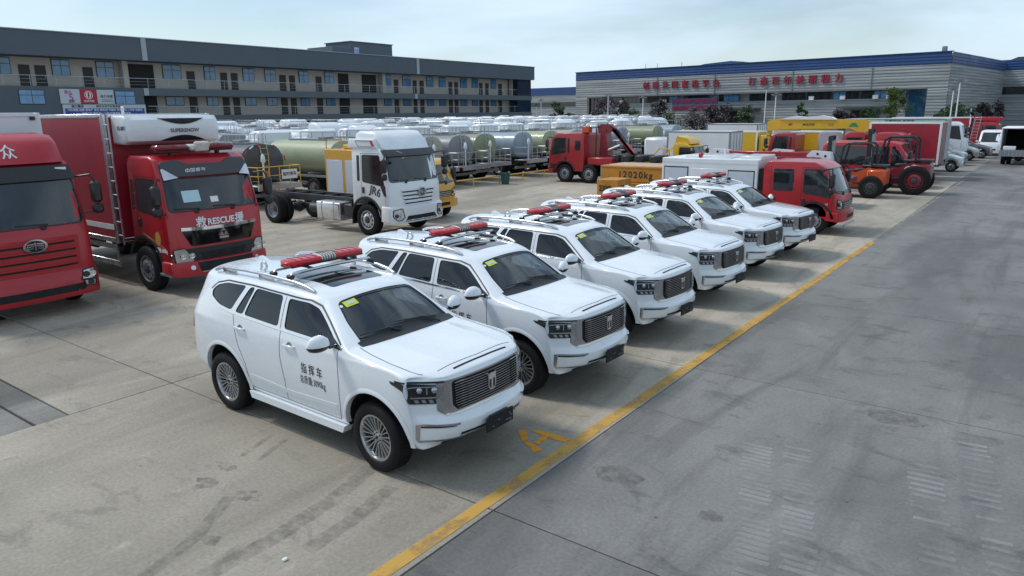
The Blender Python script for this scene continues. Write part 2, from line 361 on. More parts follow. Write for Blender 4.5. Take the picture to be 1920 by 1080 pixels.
# ================================================================ command car (white SUV)
def suv_body():
    rows_y=[0,.2,.4,.6,.8,1]
    ST=[]
    def st(xb,zb,yb,side,top): ST.append((xb,zb,yb,side,top))
    def S(x,k=1.0,belt=(.895,1.31),xo=0):   # standard side column
        return [(x,.915*k,.50),(x,.945*k,.78),(x,.952*k,1.04),(x,.932*k,1.21),(x+xo,belt[0]*k,belt[1])]
    def T(xs,pts): return [(x,y,z) for x,(y,z) in zip(xs,pts)]
    roof=lambda z0,zc,y0=.76,y1=.665:[(y0,z0),(y1,z0+.055),(.48,zc-.018),(.32,zc-.008),(.16,zc-.002),(0,zc)]
    st(-2.22,.44,.80,[(-2.26,.84,.52),(-2.25,.86,.78),(-2.20,.875,1.02),(-2.19,.865,1.20),(-2.16,.82,1.34)],T([-2.04,-2.14,-2.18,-2.20,-2.21,-2.21],[(.705,1.655),(.63,1.73),(.46,1.772),(.31,1.784),(.15,1.789),(0,1.79)]))
    st(-2.02,.42,.84,S(-2.04,.965,(.87,1.37)),T([-1.86,-1.92,-1.95,-1.96,-1.97,-1.97],roof(1.69,1.80,.725,.645)))
    st(-1.70,.40,.86,S(-1.70,.995,(.885,1.375)),T([-1.62]*6,roof(1.715,1.815,.75,.66)))
    st(-1.15,.39,.87,S(-1.15,1,(.90,1.37)),T([-1.12]*6,roof(1.728,1.828)))
    st(-.55,.385,.87,S(-.55,.995,(.90,1.345)),T([-.55]*6,roof(1.735,1.832)))
    st(-.05,.385,.87,S(-.05,.992,(.90,1.325)),T([-.02]*6,roof(1.725,1.825)))
    st(.35,.385,.87,S(.40,.992,(.90,1.31)),T([.18,.2,.22,.24,.25,.25],roof(1.70,1.795,.745,.645)))
    st(.62,.385,.87,S(.62,.995,(.90,1.295)),T([.35,.40,.43,.46,.475,.48],[(.70,1.655),(.60,1.71),(.45,1.728),(.30,1.738),(.15,1.743),(0,1.745)]))
    st(.85,.385,.87,S(.85,1,(.90,1.285)),T([.69,.72,.76,.79,.81,.815],[(.785,1.475),(.695,1.513),(.53,1.532),(.35,1.545),(.18,1.552),(0,1.555)]))
    st(1.05,.39,.86,S(1.05,1.002,(.905,1.262)),T([1.0,1.03,1.08,1.11,1.13,1.135],[(.87,1.285),(.79,1.305),(.61,1.312),(.41,1.32),(.2,1.324),(0,1.326)]))
    st(1.14,.39,.86,S(1.14,1.003,(.91,1.252)),T([1.1,1.12,1.16,1.18,1.2,1.205],[(.885,1.272),(.79,1.292),(.61,1.302),(.41,1.317),(.2,1.322),(0,1.324)]))
    st(1.45,.39,.85,S(1.45,1.005,(.915,1.222)),T([1.45]*6,[(.895,1.238),(.80,1.256),(.62,1.268),(.44,1.292),(.2,1.298),(0,1.30)]))
    st(1.78,.38,.84,S(1.78,.995,(.912,1.19)),T([1.8,1.82,1.84,1.85,1.86,1.86],[(.89,1.2),(.80,1.216),(.62,1.23),(.44,1.256),(.2,1.263),(0,1.265)]))
    st(1.96,.375,.82,[(1.99,.895,.50),(1.99,.905,.78),(1.94,.925,1.0),(1.93,.922,1.10),(1.93,.90,1.155)],T([1.95,2.0,2.06,2.08,2.09,2.09],[(.87,1.165),(.79,1.18),(.62,1.198),(.44,1.225),(.2,1.232),(0,1.235)]))
    fx=lambda y:2.255-.06*(y/.62)**2 if y<.62 else 2.195-.9*(y-.62)-1.2*(y-.62)**2
    bx=lambda y:2.37-.10*(y/.62)**2 if y<.62 else 2.27-.62*(y-.62)-3.0*(y-.62)**2
    ys=[.865,.775,.62,.43,.2,0]
    st(2.03,.375,.80,[(bx(.865),.865,.48),(bx(.865),.865,.665),(fx(.865)+.01,.875,.755),(fx(.865),.875,1.05),(fx(.865)-.005,.87,1.12)],T([fx(y)-.02 for y in ys],[(y,1.14+.03*(1-(y/.87)**2)) for y in ys]))
    V=[];F=[];cre=[];key={}
    def vid(p):
        k=tuple(round(c,5) for c in p)
        if k not in key: key[k]=len(V); V.append(p)
        return key[k]
    def col(s):
        xb,zb,yb,side,top=s; return [(xb,yb*f,zb) for f in rows_y]+list(side)+list(top)
    cols=[col(s) for s in ST]; nr=len(cols[0])
    # caps: grid between bottom row and top row
    def cap(c,front):
        bot=c[5::-1]; side=c[5:12]; top=c[11:]     # bottom edge->centre ; side from bottom edge up to T0 ; T0->centre
        G=[]
        for j in range(6):       # columns from the edge to the centre
            y=top[j][1]; cl=[]
            for i in range(7):
                if j==0: cl.append(side[i]); continue
                if i==6: cl.append(top[j]); continue
                if i==0:
                    b=bot[j]; cl.append((b[0]+(.10 if front else -.04)*(j/5)**.5,b[1],b[2])); continue
                z=side[i][2]
                if front: x={1:bx(y),2:bx(y),3:fx(y)+.012,4:fx(y),5:fx(y)}[i]; z+= {2:.0,3:0}.get(i,0)
                else: x={1:-2.40,2:-2.39,3:-2.33,4:-2.31,5:-2.27}[i]+.10*(y/.86)**3
                cl.append((x,y,z))
            G.append(cl)
        return G
    Gf=cap(cols[-1],True); Gr=cap(cols[0],False)
    # replace bottom centre points so cap and shell meet
    for G,ci in((Gf,-1),(Gr,0)):
        for j in range(6): cols[ci][5-j]=G[j][0]
    for sg in(1,-1):
        I=[[vid((x,y*sg,z)) for x,y,z in c] for c in cols]
        for a,b in zip(I,I[1:]):
            for r in range(nr-1):
                q=[a[r],b[r],b[r+1],a[r+1]]; q=[v for k,v in enumerate(q) if v!=q[k-1]]
                if len(q)>2: F.append(q if sg>0 else q[::-1])
        for G in(Gf,Gr):
            J=[[vid((x,y*sg,z)) for x,y,z in c] for c in G]
            for a,b in zip(J,J[1:]):
                for r in range(6):
                    q=[a[r],b[r],b[r+1],a[r+1]]; F.append(q)
        n=len(I)
        for r in range(5,11): cre.append((I[0][r],I[0][r+1],.45)); cre.append((I[-1][r],I[-1][r+1],.25))
        for k in range(n-1):
            cre.append((I[k][5],I[k+1][5],.7)); cre.append((I[k][9],I[k+1][9],.55)); cre.append((I[k][7],I[k+1][7],.2))
            cre.append((I[k][10],I[k+1][10],.35))
            if 5<k<10: cre.append((I[k][12],I[k+1][12],.45))       # A pillar
            if k>=9: cre.append((I[k][11],I[k+1][11],.35)); cre.append((I[k][13],I[k+1][13],.3)); cre.append((I[k][14],I[k+1][14],.35))
        for r in range(11,nr-1):
            cre.append((I[7][r],I[7][r+1],.5)); cre.append((I[9][r],I[9][r+1],.75)); cre.append((I[-1][r],I[-1][r+1],.45)); cre.append((I[0][r],I[0][r+1],.5))
        J=[[vid((x,y*sg,z)) for x,y,z in c] for c in Gf]
        for a,b in zip(J,J[1:]):
            for i,w_ in((2,.7),(3,.85),(0,.5),(5,.4)): cre.append((a[i],b[i],w_))
    bm=bmesh.new(); bv=[bm.verts.new(v) for v in V]
    for f in F:
        try: bm.faces.new([bv[i] for i in f])
        except ValueError: pass
    bmesh.ops.recalc_face_normals(bm,faces=bm.faces)
    lay=bm.edges.layers.float.new('crease_edge')
    for a,b,w_ in cre:
        e=bm.edges.get((bv[a],bv[b])) if a!=b else None
        if e: e[lay]=w_
    me=bpy.data.meshes.new('cage'); bm.to_mesh(me); bm.free(); return me
def evaluated(o):
    bpy.context.view_layer.update(); dg=bpy.context.evaluated_depsgraph_get(); dg.update()
    return bpy.data.meshes.new_from_object(o.evaluated_get(dg))
def boolean(base,cutter):
    o=obj('tmp_a',base); k=obj('tmp_b',cutter); md=o.modifiers.new('b','BOOLEAN'); md.operation='DIFFERENCE'; md.solver='EXACT'; md.object=k
    me=evaluated(o); bpy.data.objects.remove(o); bpy.data.objects.remove(k); return me
WIN={ # side panes (x,z)
 'front':[(.84,1.308),(-.115,1.335),(-.135,1.675),(.20,1.665),(.36,1.62),(.55,1.50)],
 'rear':[(-.235,1.34),(-.93,1.37),(-.80,1.70),(-.25,1.688)],
 'vent':[(-.96,1.37),(-1.13,1.378),(-.93,1.70),(-.83,1.702)],
 'quarter':[(-1.22,1.385),(-1.52,1.415),(-1.74,1.49),(-1.76,1.56),(-1.66,1.635),(-1.45,1.685),(-1.02,1.70)]}
WS=[(.70,.03),(.66,.28),(.575,.51),(.52,.535),(-.52,.535),(-.575,.51),(-.66,.28),(-.70,.03),(-.69,.012),(.69,.012)]
wn=Vector((.56,0,.83)).normalized(); wu=Vector((-.83,0,.56)).normalized()
FW=(Vector((1.06,0,1.31)),Vector((0,1,0)),wu*1.28,-wn)     # windscreen frame: u=y  v=up the slope
def make_suv():
    cage=suv_body(); o=obj('cage',cage); md=o.modifiers.new('s','SUBSURF'); md.levels=3; md.render_levels=3; base=evaluated(o); bpy.data.objects.remove(o)
    P=Proj(base)
    base.materials.clear(); base.materials.append(M_white); base.materials.append(M_matblack); base.materials.append(M_cabin)
    for p in base.polygons: p.material_index=1 if (p.normal.z<-.75 and p.center.z<.46) else 0
    cut=MB()
    for x in(1.425,-1.425):
        for s in(-1,1): cut.cyl((x,s*.60,.42),(x,s*1.2,.42),.485,48,1)
    prof=[(-1.80,.96),(.80,.96),(.98,1.20),(.44,1.64),(.2,1.70),(-1.70,1.71),(-1.98,1.60),(-2.02,1.25)]
    yz=lambda z:.82 if z<1.25 else .82-(z-1.25)*.42
    n=len(prof); cut.add([(x,-yz(z),z) for x,z in prof]+[(x,yz(z),z) for x,z in prof],[(i,(i+1)%n,n+(i+1)%n,n+i) for i in range(n)]+[tuple(range(n-1,-1,-1)),tuple(range(n,2*n))],2)
    b1=boolean(base.copy(),cut.mesh('cut',[M_white,M_matblack,M_cabin]))
    cut=MB()
    for k,pl in WIN.items():
        pl=rpoly(pl,.05)
        cut.prism(pl,'y',-1.1,-.45,1); cut.prism(pl,'y',.45,1.1,1)
    o_,u,v,d=FW; n=len(WS); ws=rpoly(WS,.05); n=len(ws)
    cut.add([o_+u*a+v*b-d*.2 for a,b in ws]+[o_+u*a+v*b+d*.22 for a,b in ws],[(i,(i+1)%n,n+(i+1)%n,n+i) for i in range(n)]+[tuple(range(n-1,-1,-1)),tuple(range(n,2*n))],1)
    body=boolean(b1,cut.mesh('cut',[M_white,M_matblack])); finish(body,32); body.name='suv_body'
    root=thing('command_car','x','car')
    obj('body',body,root)
    grow=lambda pl,g:[(x+(x-sum(p[0] for p in pl)/len(pl))*g,z+(z-sum(p[1] for p in pl)/len(pl))*g) for x,z in pl]
    for fr in(FS,FL):
        for k,pl in WIN.items():
            P.patch(grow(rpoly(pl,.05),.02),fr,-.010,res=.1).build('side_window',M_glassf if k=='front' else M_glasst,root)
        s=P.ribbon([(.93,1.285),(-.3,1.322),(-1.15,1.36),(-1.50,1.392),(-1.74,1.46)],fr,.022,.006,h=.012).build('window_trim',M_chrome,root)
        t=MB(); P.ribbon([(.89,1.32),(.58,1.52),(.38,1.645),(.22,1.69),(-.2,1.706),(-.9,1.722),(-1.45,1.712),(-1.68,1.66),(-1.80,1.57)],fr,.016,.003,mb=t); t.build('window_seal',M_black,root)
        # mirror triangle
        P.patch([(.90,1.30),(.60,1.30),(.64,1.42)],fr,.004,.01).build('mirror_base',M_gloss,root)
        for ln in([(.88,1.28),(.90,.95),(.875,.62),(.84,.44)],[(-.17,1.33),(-.175,1.0),(-.13,.72),(-.14,.44)],[(-1.16,1.36),(-1.10,1.16),(-1.05,.98),(-.93,.74),(-.90,.46)],[(.84,.44),(-.9,.44)],[(-.185,1.33),(-.19,1.69)]): P.ribbon(ln,fr,.007,.0025).build('door_seam',M_blk,root)
        cre=MB(); P.ribbon([(.82,.60),(0,.56),(-.86,.60)],fr,.055,.004,mb=cre,h=.01); cre.build('side_moulding',M_white,root)
        for x,z in((.02,1.155),(-.98,1.195)):
            h,_=P.hit((x,0,z),fr[3]); sg=-1 if fr is FS else 1
            mb=MB(); mb.box((x,h.y+sg*.028,z),(.21,.018,.034),0,.008); mb.box((x-.085,h.y+sg*.012,z),(.03,.03,.028)); mb.box((x+.085,h.y+sg*.012,z),(.03,.03,.028)); mb.lathe([(.0,-.002*sg),(.045,-.001*sg),(.05,.003*sg)],16,1,'y',(x,h.y,z))
            mb.build('door_handle',[M_white,M_grey],root)
        sg=-1 if fr is FS else 1
        st=MB(); st.prism([(.88,.30),(-.88,.30),(-.92,.385),(.92,.385)],'y',sg*.80,sg*.925); st.build('side_step',M_white,root)
        for cx in(1.425,-1.425):      # arch flare
            fl=MB(); A=[R(a) for a in range(-3,186,7)]; ring=[]
            for i,a in enumerate(A):
                for rr,dy in((.482,-.05),(.482,.013),(.497,.018),(.535,.0035)):
                    p=Vector((cx+rr*math.cos(a),0,.42+rr*math.sin(a))); h,_=P.hit((p.x,0,max(p.z,.43)),fr[3]); ring.append((p.x,h.y+sg*dy if abs(h.y)>.7 else sg*(.90+dy),p.z))
            k=4; fl.add(ring,[(i*k+j,i*k+j+1,(i+1)*k+j+1,(i+1)*k+j) for i in range(len(A)-1) for j in range(k-1)]); fl.build('wheel_arch',M_white,root,angle=60)
        # tail lamp
        P.patch([(-2.19,1.0),(-2.30,1.0),(-2.30,1.30),(-2.19,1.30)],fr,.01,.02).build('tail_lamp',M_redlens,root)
        # mirror
        mr=MB(); prof=[]
        for i in range(9):
            t=i/8; prof.append(t)
        vs=[];nseg=16
        for i in range(9):
            t=i/8; a=PI*t; rx=.088*math.sin(a)**.5+.002; rz=.118*math.sin(a)**.45+.002; yy=sg*(.955+.275*t)
            for k in range(nseg):
                q=2*PI*k/nseg; cx_=math.cos(q); sz=math.sin(q)
                vs.append((.80+rx*(cx_ if cx_>0 else cx_*.75)-.05*t,yy,1.345+rz*(sz if sz>0 else sz*.62)))
        fs=[(i*nseg+k,i*nseg+(k+1)%nseg,(i+1)*nseg+(k+1)%nseg,(i+1)*nseg+k) for i in range(8) for k in range(nseg)]
        mi=[1 if (vs[f[0]][2]+vs[f[2]][2])/2<1.338 else 0 for f in fs]
        mr.add(vs,fs); mr.m=mi; mr.box((.80,sg*.925,1.305),(.07,.12,.028),1,.008); mr.build('wing_mirror',[M_white,M_gloss],root,angle=60)
        # headlamp: one frame turned to the corner
        a=R(-40)*(-sg); dirv=Vector((-math.cos(a),-math.sin(a)*1.0,0)); 
        dv=Vector((-1,-.55*sg,0)).normalized(); uax=Vector((dv.y*-1,dv.x,0)); 
        ctr=Vector((2.05,sg*.79,.985)); fr2=(ctr,uax*sg*-1 if False else Vector((-.48*1,sg*.877,0)),Vector((0,0,1)),dv)
        out=[(-.195,.095),(.30,.125),(.295,.10),(.205,.045),(.165,-.075),(.125,-.105),(-.195,-.105)]
        hl=P.patch(rpoly(out,.02),fr2,.006,.03,res=.06).build('headlamp',M_gloss,root)
        lm=MB(); 
        for (u0,u1,v0,v1) in((-.18,.17,.072,.084),(-.04,-.028,.0,.07)):
            P.patch([(u0,v0),(u1,v0),(u1,v1),(u0,v1)],fr2,.011,.006,mb=lm)
        P.patch([(-.185,-.03),(.13,-.03),(.125,-.045),(-.185,-.045)],fr2,.011,.006,mb=lm)
        for k in range(4): P.patch([(-.17+k*.07,-.092),(-.13+k*.07,-.092),(-.115+k*.07,-.058),(-.155+k*.07,-.058)],fr2,.011,.006,mb=lm)
        lm.build('lamp_unit',M_lampsilver,hl)
        for u0 in(-.108,.035):
            pj=MB(); h,_=P.hit(ctr+fr2[1]*u0+Vector((0,0,.042)),dv); pj.lathe([(.034,.0),(.03,.012),(.018,.02),(0,.022)],16,0,'y',(0,0,0)); 
            q=dv.to_track_quat('-Y','Z'); k0=len(pj.v)-16*4; pj.v[k0:]=[tuple(h-dv*.008+q@Vector(p)) for p in pj.v[k0:]]
            pj.build('projector',M_lampsilver,hl)
        P.patch(rpoly(out,.02),fr2,.034,.028,res=.06).build('lens',M_lens,hl)
        P.ribbon([(.262,.132),(-.21,.122)],fr2,.018,.012,h=.015).build('brow',M_gloss,hl)
        # bumper insert with daytime lamp
        bi=MB(); Y=lambda a,b:(sg*a,b); 
        ip=[(sg*.50,.485),(sg*.835,.485),(sg*.835,.615),(sg*.56,.615),(sg*.50,.575)]
        P.patch(ip,FF,.010,.02,mb=bi,res=.06); b_=bi.build('bumper_insert',M_white,root)
        P.ribbon([(sg*.42,.475),(sg*.835,.472),(sg*.845,.50),(sg*.842,.655),(sg*.80,.66),(sg*.53,.65)],FF,.020,.022,h=.02).build('trim_strip',M_darkchrome,b_)
        P.patch([(sg*.56,.628),(sg*.82,.628),(sg*.82,.66),(sg*.59,.66)],FF,.012,.02,res=.05).build('fog_lamp',M_glassd,b_)
        # rails and bars
        rl=MB(); pts=[(.17,sg*.625,1.765),(.06,sg*.638,1.805),(-.15,sg*.645,1.837),(-.7,sg*.65,1.858),(-1.2,sg*.648,1.858),(-1.62,sg*.64,1.838),(-1.80,sg*.635,1.812),(-1.9,sg*.63,1.775)]
        rl.tube(pts,.023,8); 
        for x in(-.75,-1.55): rl.box((x,sg*.645,1.81),(.30,.03,.08),0,.01)
        rl.build('roof_rail',M_satin,root,angle=50)
    # windscreen and what surrounds it
    P.patch(grow(ws,.03),FW,-.012,res=.12).build('windscreen',M_glassw,root)
    bd=MB(); P.ribbon(ws,FW,.055,-.006,closed=True,mb=bd); bd.build('windscreen_band',M_gloss,root)
    P.patch([(1.09,.74),(1.13,.60),(1.165,.4),(1.18,.2),(1.185,0),(1.18,-.2),(1.165,-.4),(1.13,-.60),(1.09,-.74),(1.01,-.74),(1.01,.74)],FT,.006,.004,res=.06).build('cowl',M_black,root)
    for y0,y1 in((.46,-.16),(-.12,-.66)):
        mb=MB(); pts=[]
        for i in range(7):
            t=i/6; h,_=P.hit(FW[0]+FW[1]*(y0+(y1-y0)*t)+FW[2]*(.035+.06*t),FW[3]); pts.append(h+wn*.022)
        mb.tube(pts,.009,6); mb.tube([Vector((1.12,y0,1.33)),pts[2]+wn*.01,pts[4]],.008,6); mb.build('wiper',M_black,root)
    sk=P.patch(rpoly([(-.36,.435),(-.17,.435),(-.17,.515),(-.36,.515)][::1],.004),(FW[0],FW[1],FW[2],FW[3]),.002,res=.1)
    # inspection sticker near the upper right-hand corner
    stk=P.patch([(-.515,.44),(-.345,.44),(-.345,.515),(-.515,.515)],FW,-.004,res=.1).build('sticker',M_sticker,root)
    P.patch([(-.475,.462),(-.385,.462),(-.385,.495),(-.475,.495)],FW,-.0015,res=.1).build('sticker_print',M_skyblue,stk)
    P.patch([(-.56+.02*math.cos(t*PI/6),.475+.017*math.sin(t*PI/6)) for t in range(12)],FW,-.004,res=.1).build('round_sticker',M_wht,root)
    # sunroof
    sr=P.patch(rpoly([(.22,.40),(.22,-.40),(-.62,-.42),(-.62,.42)],.06),FT,.003,.003,res=.1).build('sunroof',M_gloss,root)
    P.ribbon([(-.18,-.40),(-.18,.40)],FT,.02,.006).build('sunroof_joint',M_black,sr)
    # roof cross bars + light bar
    for x in(-.28,-.62):
        mb=MB(); pts=[(x,-.62,1.885)]+[(x,-.60+1.2*i/8,1.918+.012*math.sin(PI*i/8)) for i in range(9)]+[(x,.62,1.885)]; mb.tube(pts,.02,8)
        for s in(-1,1): mb.box((x,s*.625,1.885),(.10,.07,.05),1,.015)
        mb.build('cross_bar',[M_satin,M_black],root,angle=50)
    lb=MB(); LX,LZ=-.45,2.015
    for s in(-1,1): lb.box((LX,s*.30,LZ-.05),(.12,.05,.07),0,.01); lb.box((LX+.1,s*.30,LZ-.075),(.14,.03,.02)); lb.tube([(LX-.16,s*.30,1.94),(LX,s*.30,LZ-.06),(LX+.16,s*.30,1.94)],.014,6)
    lb.box((LX,0,LZ-.035),(.24,1.12,.03),0,.01); lbo=lb.build('light_bar',M_black,root)
    for s in(-1,1):
        mb=MB(); n=10; seg=16; vs=[]
        for i in range(n+1):
            t=i/n; y=s*(.12+.48*t); k=1 if t<.75 else max(.05,math.sqrt(max(0,1-((t-.75)/.25)**2)))
            for q in range(seg):
                a=2*PI*q/seg; cx_,sz=math.cos(a),math.sin(a); e=.62
                vs.append((LX+.135*k**.6*abs(cx_)**e*(1 if cx_>0 else -1),y,LZ+.043*k**.4*abs(sz)**e*(1 if sz>0 else -1)))
        mb.add(vs,[(i*seg+q,i*seg+(q+1)%seg,(i+1)*seg+(q+1)%seg,(i+1)*seg+q) for i in range(n) for q in range(seg)]+[tuple(range(seg)),tuple(range(n*seg,n*seg+seg))])
        le=mb.build('red_lens',M_redlens,lbo,angle=50)
        r2=MB()
        for i in range(4): r2.box((LX,s*(.17+.1*i),LZ+.045),(.20,.006,.004))
        r2.build('lens_rib',M_dkred,lbo)
    wr=MB(); wr.lathe([(.0,-.13),(.075,-.13),(.08,-.10),(.078,0),(.08,.10),(.075,.13),(0,.13)],20,0,'y',(0,0,0)); wr.v=[(x*1.75+LX,y,z*.68+LZ) for x,y,z in wr.v]; wro=wr.build('siren_wrap',M_wrap,lbo)
    cw=MB()
    for i in range(6):
        y=-.10+i*.04; cw.tube([(LX+.145*abs(math.cos(a))**.8*(1 if math.cos(a)>0 else -1),y+.012*math.sin(a),LZ+.057*abs(math.sin(a))**.8*(1 if math.sin(a)>0 else -1)) for a in [2*PI*k/14 for k in range(14)]],.006,5,closed=True)
    cw.build('wrap_cord',M_dgrey,wro)
    for y in(-.42,):
        hk=MB(); A=[R(a) for a in range(-20,201,20)]; hk.tube([(-1.12,y+.0,1.825)]+[(-1.12+.055*math.cos(a),y,1.88+.055*math.sin(a)) for a in A]+[(-1.2,y,1.825)],.016,8); hk.build('cable_gland',M_satin,root,angle=60)
    an=MB(); an.prism([(-1.62,1.81),(-1.86,1.80),(-1.84,1.87),(-1.80,1.875)],'y',-.025,.025); an.build('shark_fin_antenna',M_white,root)
    # grille
    go=MB(); gp=rpoly([(-.62,1.118),(.62,1.118),(.685,1.098),(.69,.80),(.62,.742),(-.62,.742),(-.69,.80),(-.685,1.098)],.02)
    P.patch(gp,FF,.012,.04,mb=go,res=.07); gr=go.build('grille',M_darkchrome,root)
    gi=rpoly([(-.52,1.10),(.52,1.10),(.545,1.075),(.545,.84),(.49,.778),(-.49,.778),(-.545,.84),(-.545,1.075)],.02)
    P.patch(gi,FF,.016,.01,res=.07).build('grille_mesh',M_matblack,gr)
    for i in range(11):
        z=1.082-i*.0275; hw=.535 if z>.85 else .535-(.85-z)*.75
        mb=MB(); P.ribbon([(-hw,z),(hw,z)],FF,.0075,.034,h=.02,mb=mb,res=.06)
        for s in(-1,1): P.ribbon([(s*.36,z+.004),(s*.44,z+.008),(s*hw,z+.001)],FF,.006,.044,h=.012,mb=mb,res=.03)
        mb.build('grille_slat',M_darkchrome,gr)
    em=MB(); em.prism([(-.062,1.04),(.062,1.04),(.062,.90),(.028,.86),(-.028,.86),(-.062,.90)],'x',2.27,2.305); em.prism([(-.062,1.04),(.062,1.04),(.05,1.06),(-.05,1.06)],'x',2.27,2.315); eo=em.build('emblem',M_chrome,gr)
    em=MB(); em.prism([(-.045,.985),(-.018,.985),(-.018,.90),(-.018,.885),(-.03,.885),(-.045,.905)],'x',2.300,2.309); em.prism([(.045,.985),(.018,.985),(.018,.90),(.018,.885),(.03,.885),(.045,.905)],'x',2.300,2.309); em.build('emblem_inlay',M_gloss,eo)
    hd=MB(); P.ribbon([(2.145,-.44),(2.155,0),(2.145,.44)],FT,.022,.002,mb=hd); hd.build('hood_slot',M_matblack,root)
    sm=MB(); P.ribbon([(1.08,-.77),(1.30,-.80),(1.60,-.815),(1.86,-.80),(1.97,-.77),(2.0,-.745)],FT,.007,.0025,mb=sm); P.ribbon([(1.08,.77),(1.30,.80),(1.60,.815),(1.86,.80),(1.97,.77),(2.0,.745)],FT,.007,.0025,mb=sm)
    P.ribbon([(2.07,-.60),(2.10,0),(2.07,.60)],FT,.006,.0025,mb=sm); sm.build('bonnet_seam',M_blk,root)
    # lower bumper
    lo=MB(); P.patch([(-.50,.502),(.50,.502),(.50,.535),(-.50,.535)],FF,.004,.004,mb=lo,res=.08); lo.build('lower_intake',M_matblack,root)
    P.ribbon([(-.48,.488),(.48,.488)],FF,.016,.012,h=.010).build('bumper_trim',M_chrome,root)
    pl=MB(); pl.box((2.402,0,.535),(.018,.46,.165),0,.006); pl.box((2.385,0,.56),(.03,.30,.12),1); po=pl.build('number_plate_holder',[M_matblack,M_black],root)
    for k in range(7):
        gl=MB(); gl.box((2.412,rnd.uniform(-.2,.2),.535+rnd.uniform(-.065,.065)),(.002,rnd.uniform(.02,.05),.008),0,rot=(rnd.uniform(-.6,.6),0,0))
        gl.build('bracket_clip',M_grey,po)
    # under body and cabin
    ub=MB(); ub.box((0,0,.33),(3.6,1.1,.14)); ub.box((1.425,0,.40),(.12,1.5,.12)); ub.box((-1.425,0,.40),(.14,1.5,.14)); ub.box((1.95,0,.41),(.3,.9,.05)); ub.build('under_body',M_matblack,root)
    db=MB(); db.prism([(.98,1.20),(.60,1.24),(.52,1.18),(.50,.97),(.95,.97)],'y',-.78,.78); db.build('dashboard',M_seat,root)
    sw=MB(); sw.tube([(.44+.07*math.sin(a),.36+.18*math.cos(a),1.20+.16*math.sin(a)) for a in [2*PI*k/20 for k in range(20)]],.014,6,closed=True); sw.cyl((.56,.36,1.15),(.45,.36,1.20),.05,10); sw.build('steering_wheel',M_black,root)
    for x,ys_ in((.05,(-.38,.38)),(-.85,(-.42,0,.42)),(-1.55,(-.36,.36))):
        for y in ys_:
            mb=MB(); mb.box((x+.15,y,1.02),(.48,.44,.12),0,.04); mb.box((x-.12,y,1.22),(.13,.44,.46),0,.05,rot=(0,-.18,0)); mb.box((x-.19,y,1.52),(.09,.24,.15),0,.04); mb.build('seat',M_seat,root)
    mm=MB(); mm.box((.50,0,1.62),(.03,.24,.07),0,.015); mm.box((.47,0,1.66),(.10,.10,.06),0,.02); mm.build('rear_view_mirror',M_black,root)
    ty=tyre_mesh(.387,.265,.262,'suv_tyre',48); rims={s:suv_rim(s) for s in(-1,1)}
    for x in(1.425,-1.425):
        for s in(-1,1):
            t=obj('wheel',ty,root,(x,s*.815,.387)); obj('rim',rims[s],t)
    # lettering on both front doors
    for s_,fr in((-1,FS),(1,FL)):
        for txt,z,sz,sxx in(('指 挥 车',.935,.135,.82),('总质量:3090kg',.795,.115,.66)):
            me=text_mesh(txt,sz,0,.010 if z>.9 else .003,spacing=1.0); 
            for v in me.vertices:
                x=.42+v.co.x*sxx*(1 if s_<0 else -1); zz=z+v.co.y-(0 if s_<0 else 0); h,_=P.hit((x,0,zz),fr[3]); v.co=(x,h.y+s_*.0035,zz)
            me.materials.clear(); me.materials.append(M_blk); obj('lettering',me,root)
    return root
SUVP=[(-6.877,5.80,-1.0),(-6.919,8.50,-1.9),(-7.046,11.24,-1.8),(-7.116,14.07,-2.9),(-7.218,17.05,-5.0),(-7.182,19.70,-4.9)]
SUVL=['nearest white command car in the row, whole right side and both right wheels in view','second white command car from the camera, its front wheel beside the nearest one','third white command car from the camera, in the middle of the row','fourth white command car from the camera, counted along the yellow line','fifth white command car from the camera, last but one in the row','farthest white command car, parked next to the red double cab fire truck']
def place_suvs():
    s0=make_suv()
    for i,(x,y,a) in enumerate(SUVP):
        o=s0 if i==0 else copytree(s0)
        o.location=(x,y,.004); o.rotation_euler=(0,0,R(a)); tag(o,SUVL[i],'car','white command cars in a row')
        for ch in o.children:
            if ch.name.split('.')[0]=='wheel' and ch.location.x>0: ch.rotation_euler=(0,rnd.uniform(0,6),R((-3,2,-6,4,0,7)[i]))
            elif ch.name.split('.')[0]=='wheel': ch.rotation_euler=(0,rnd.uniform(0,6),0)
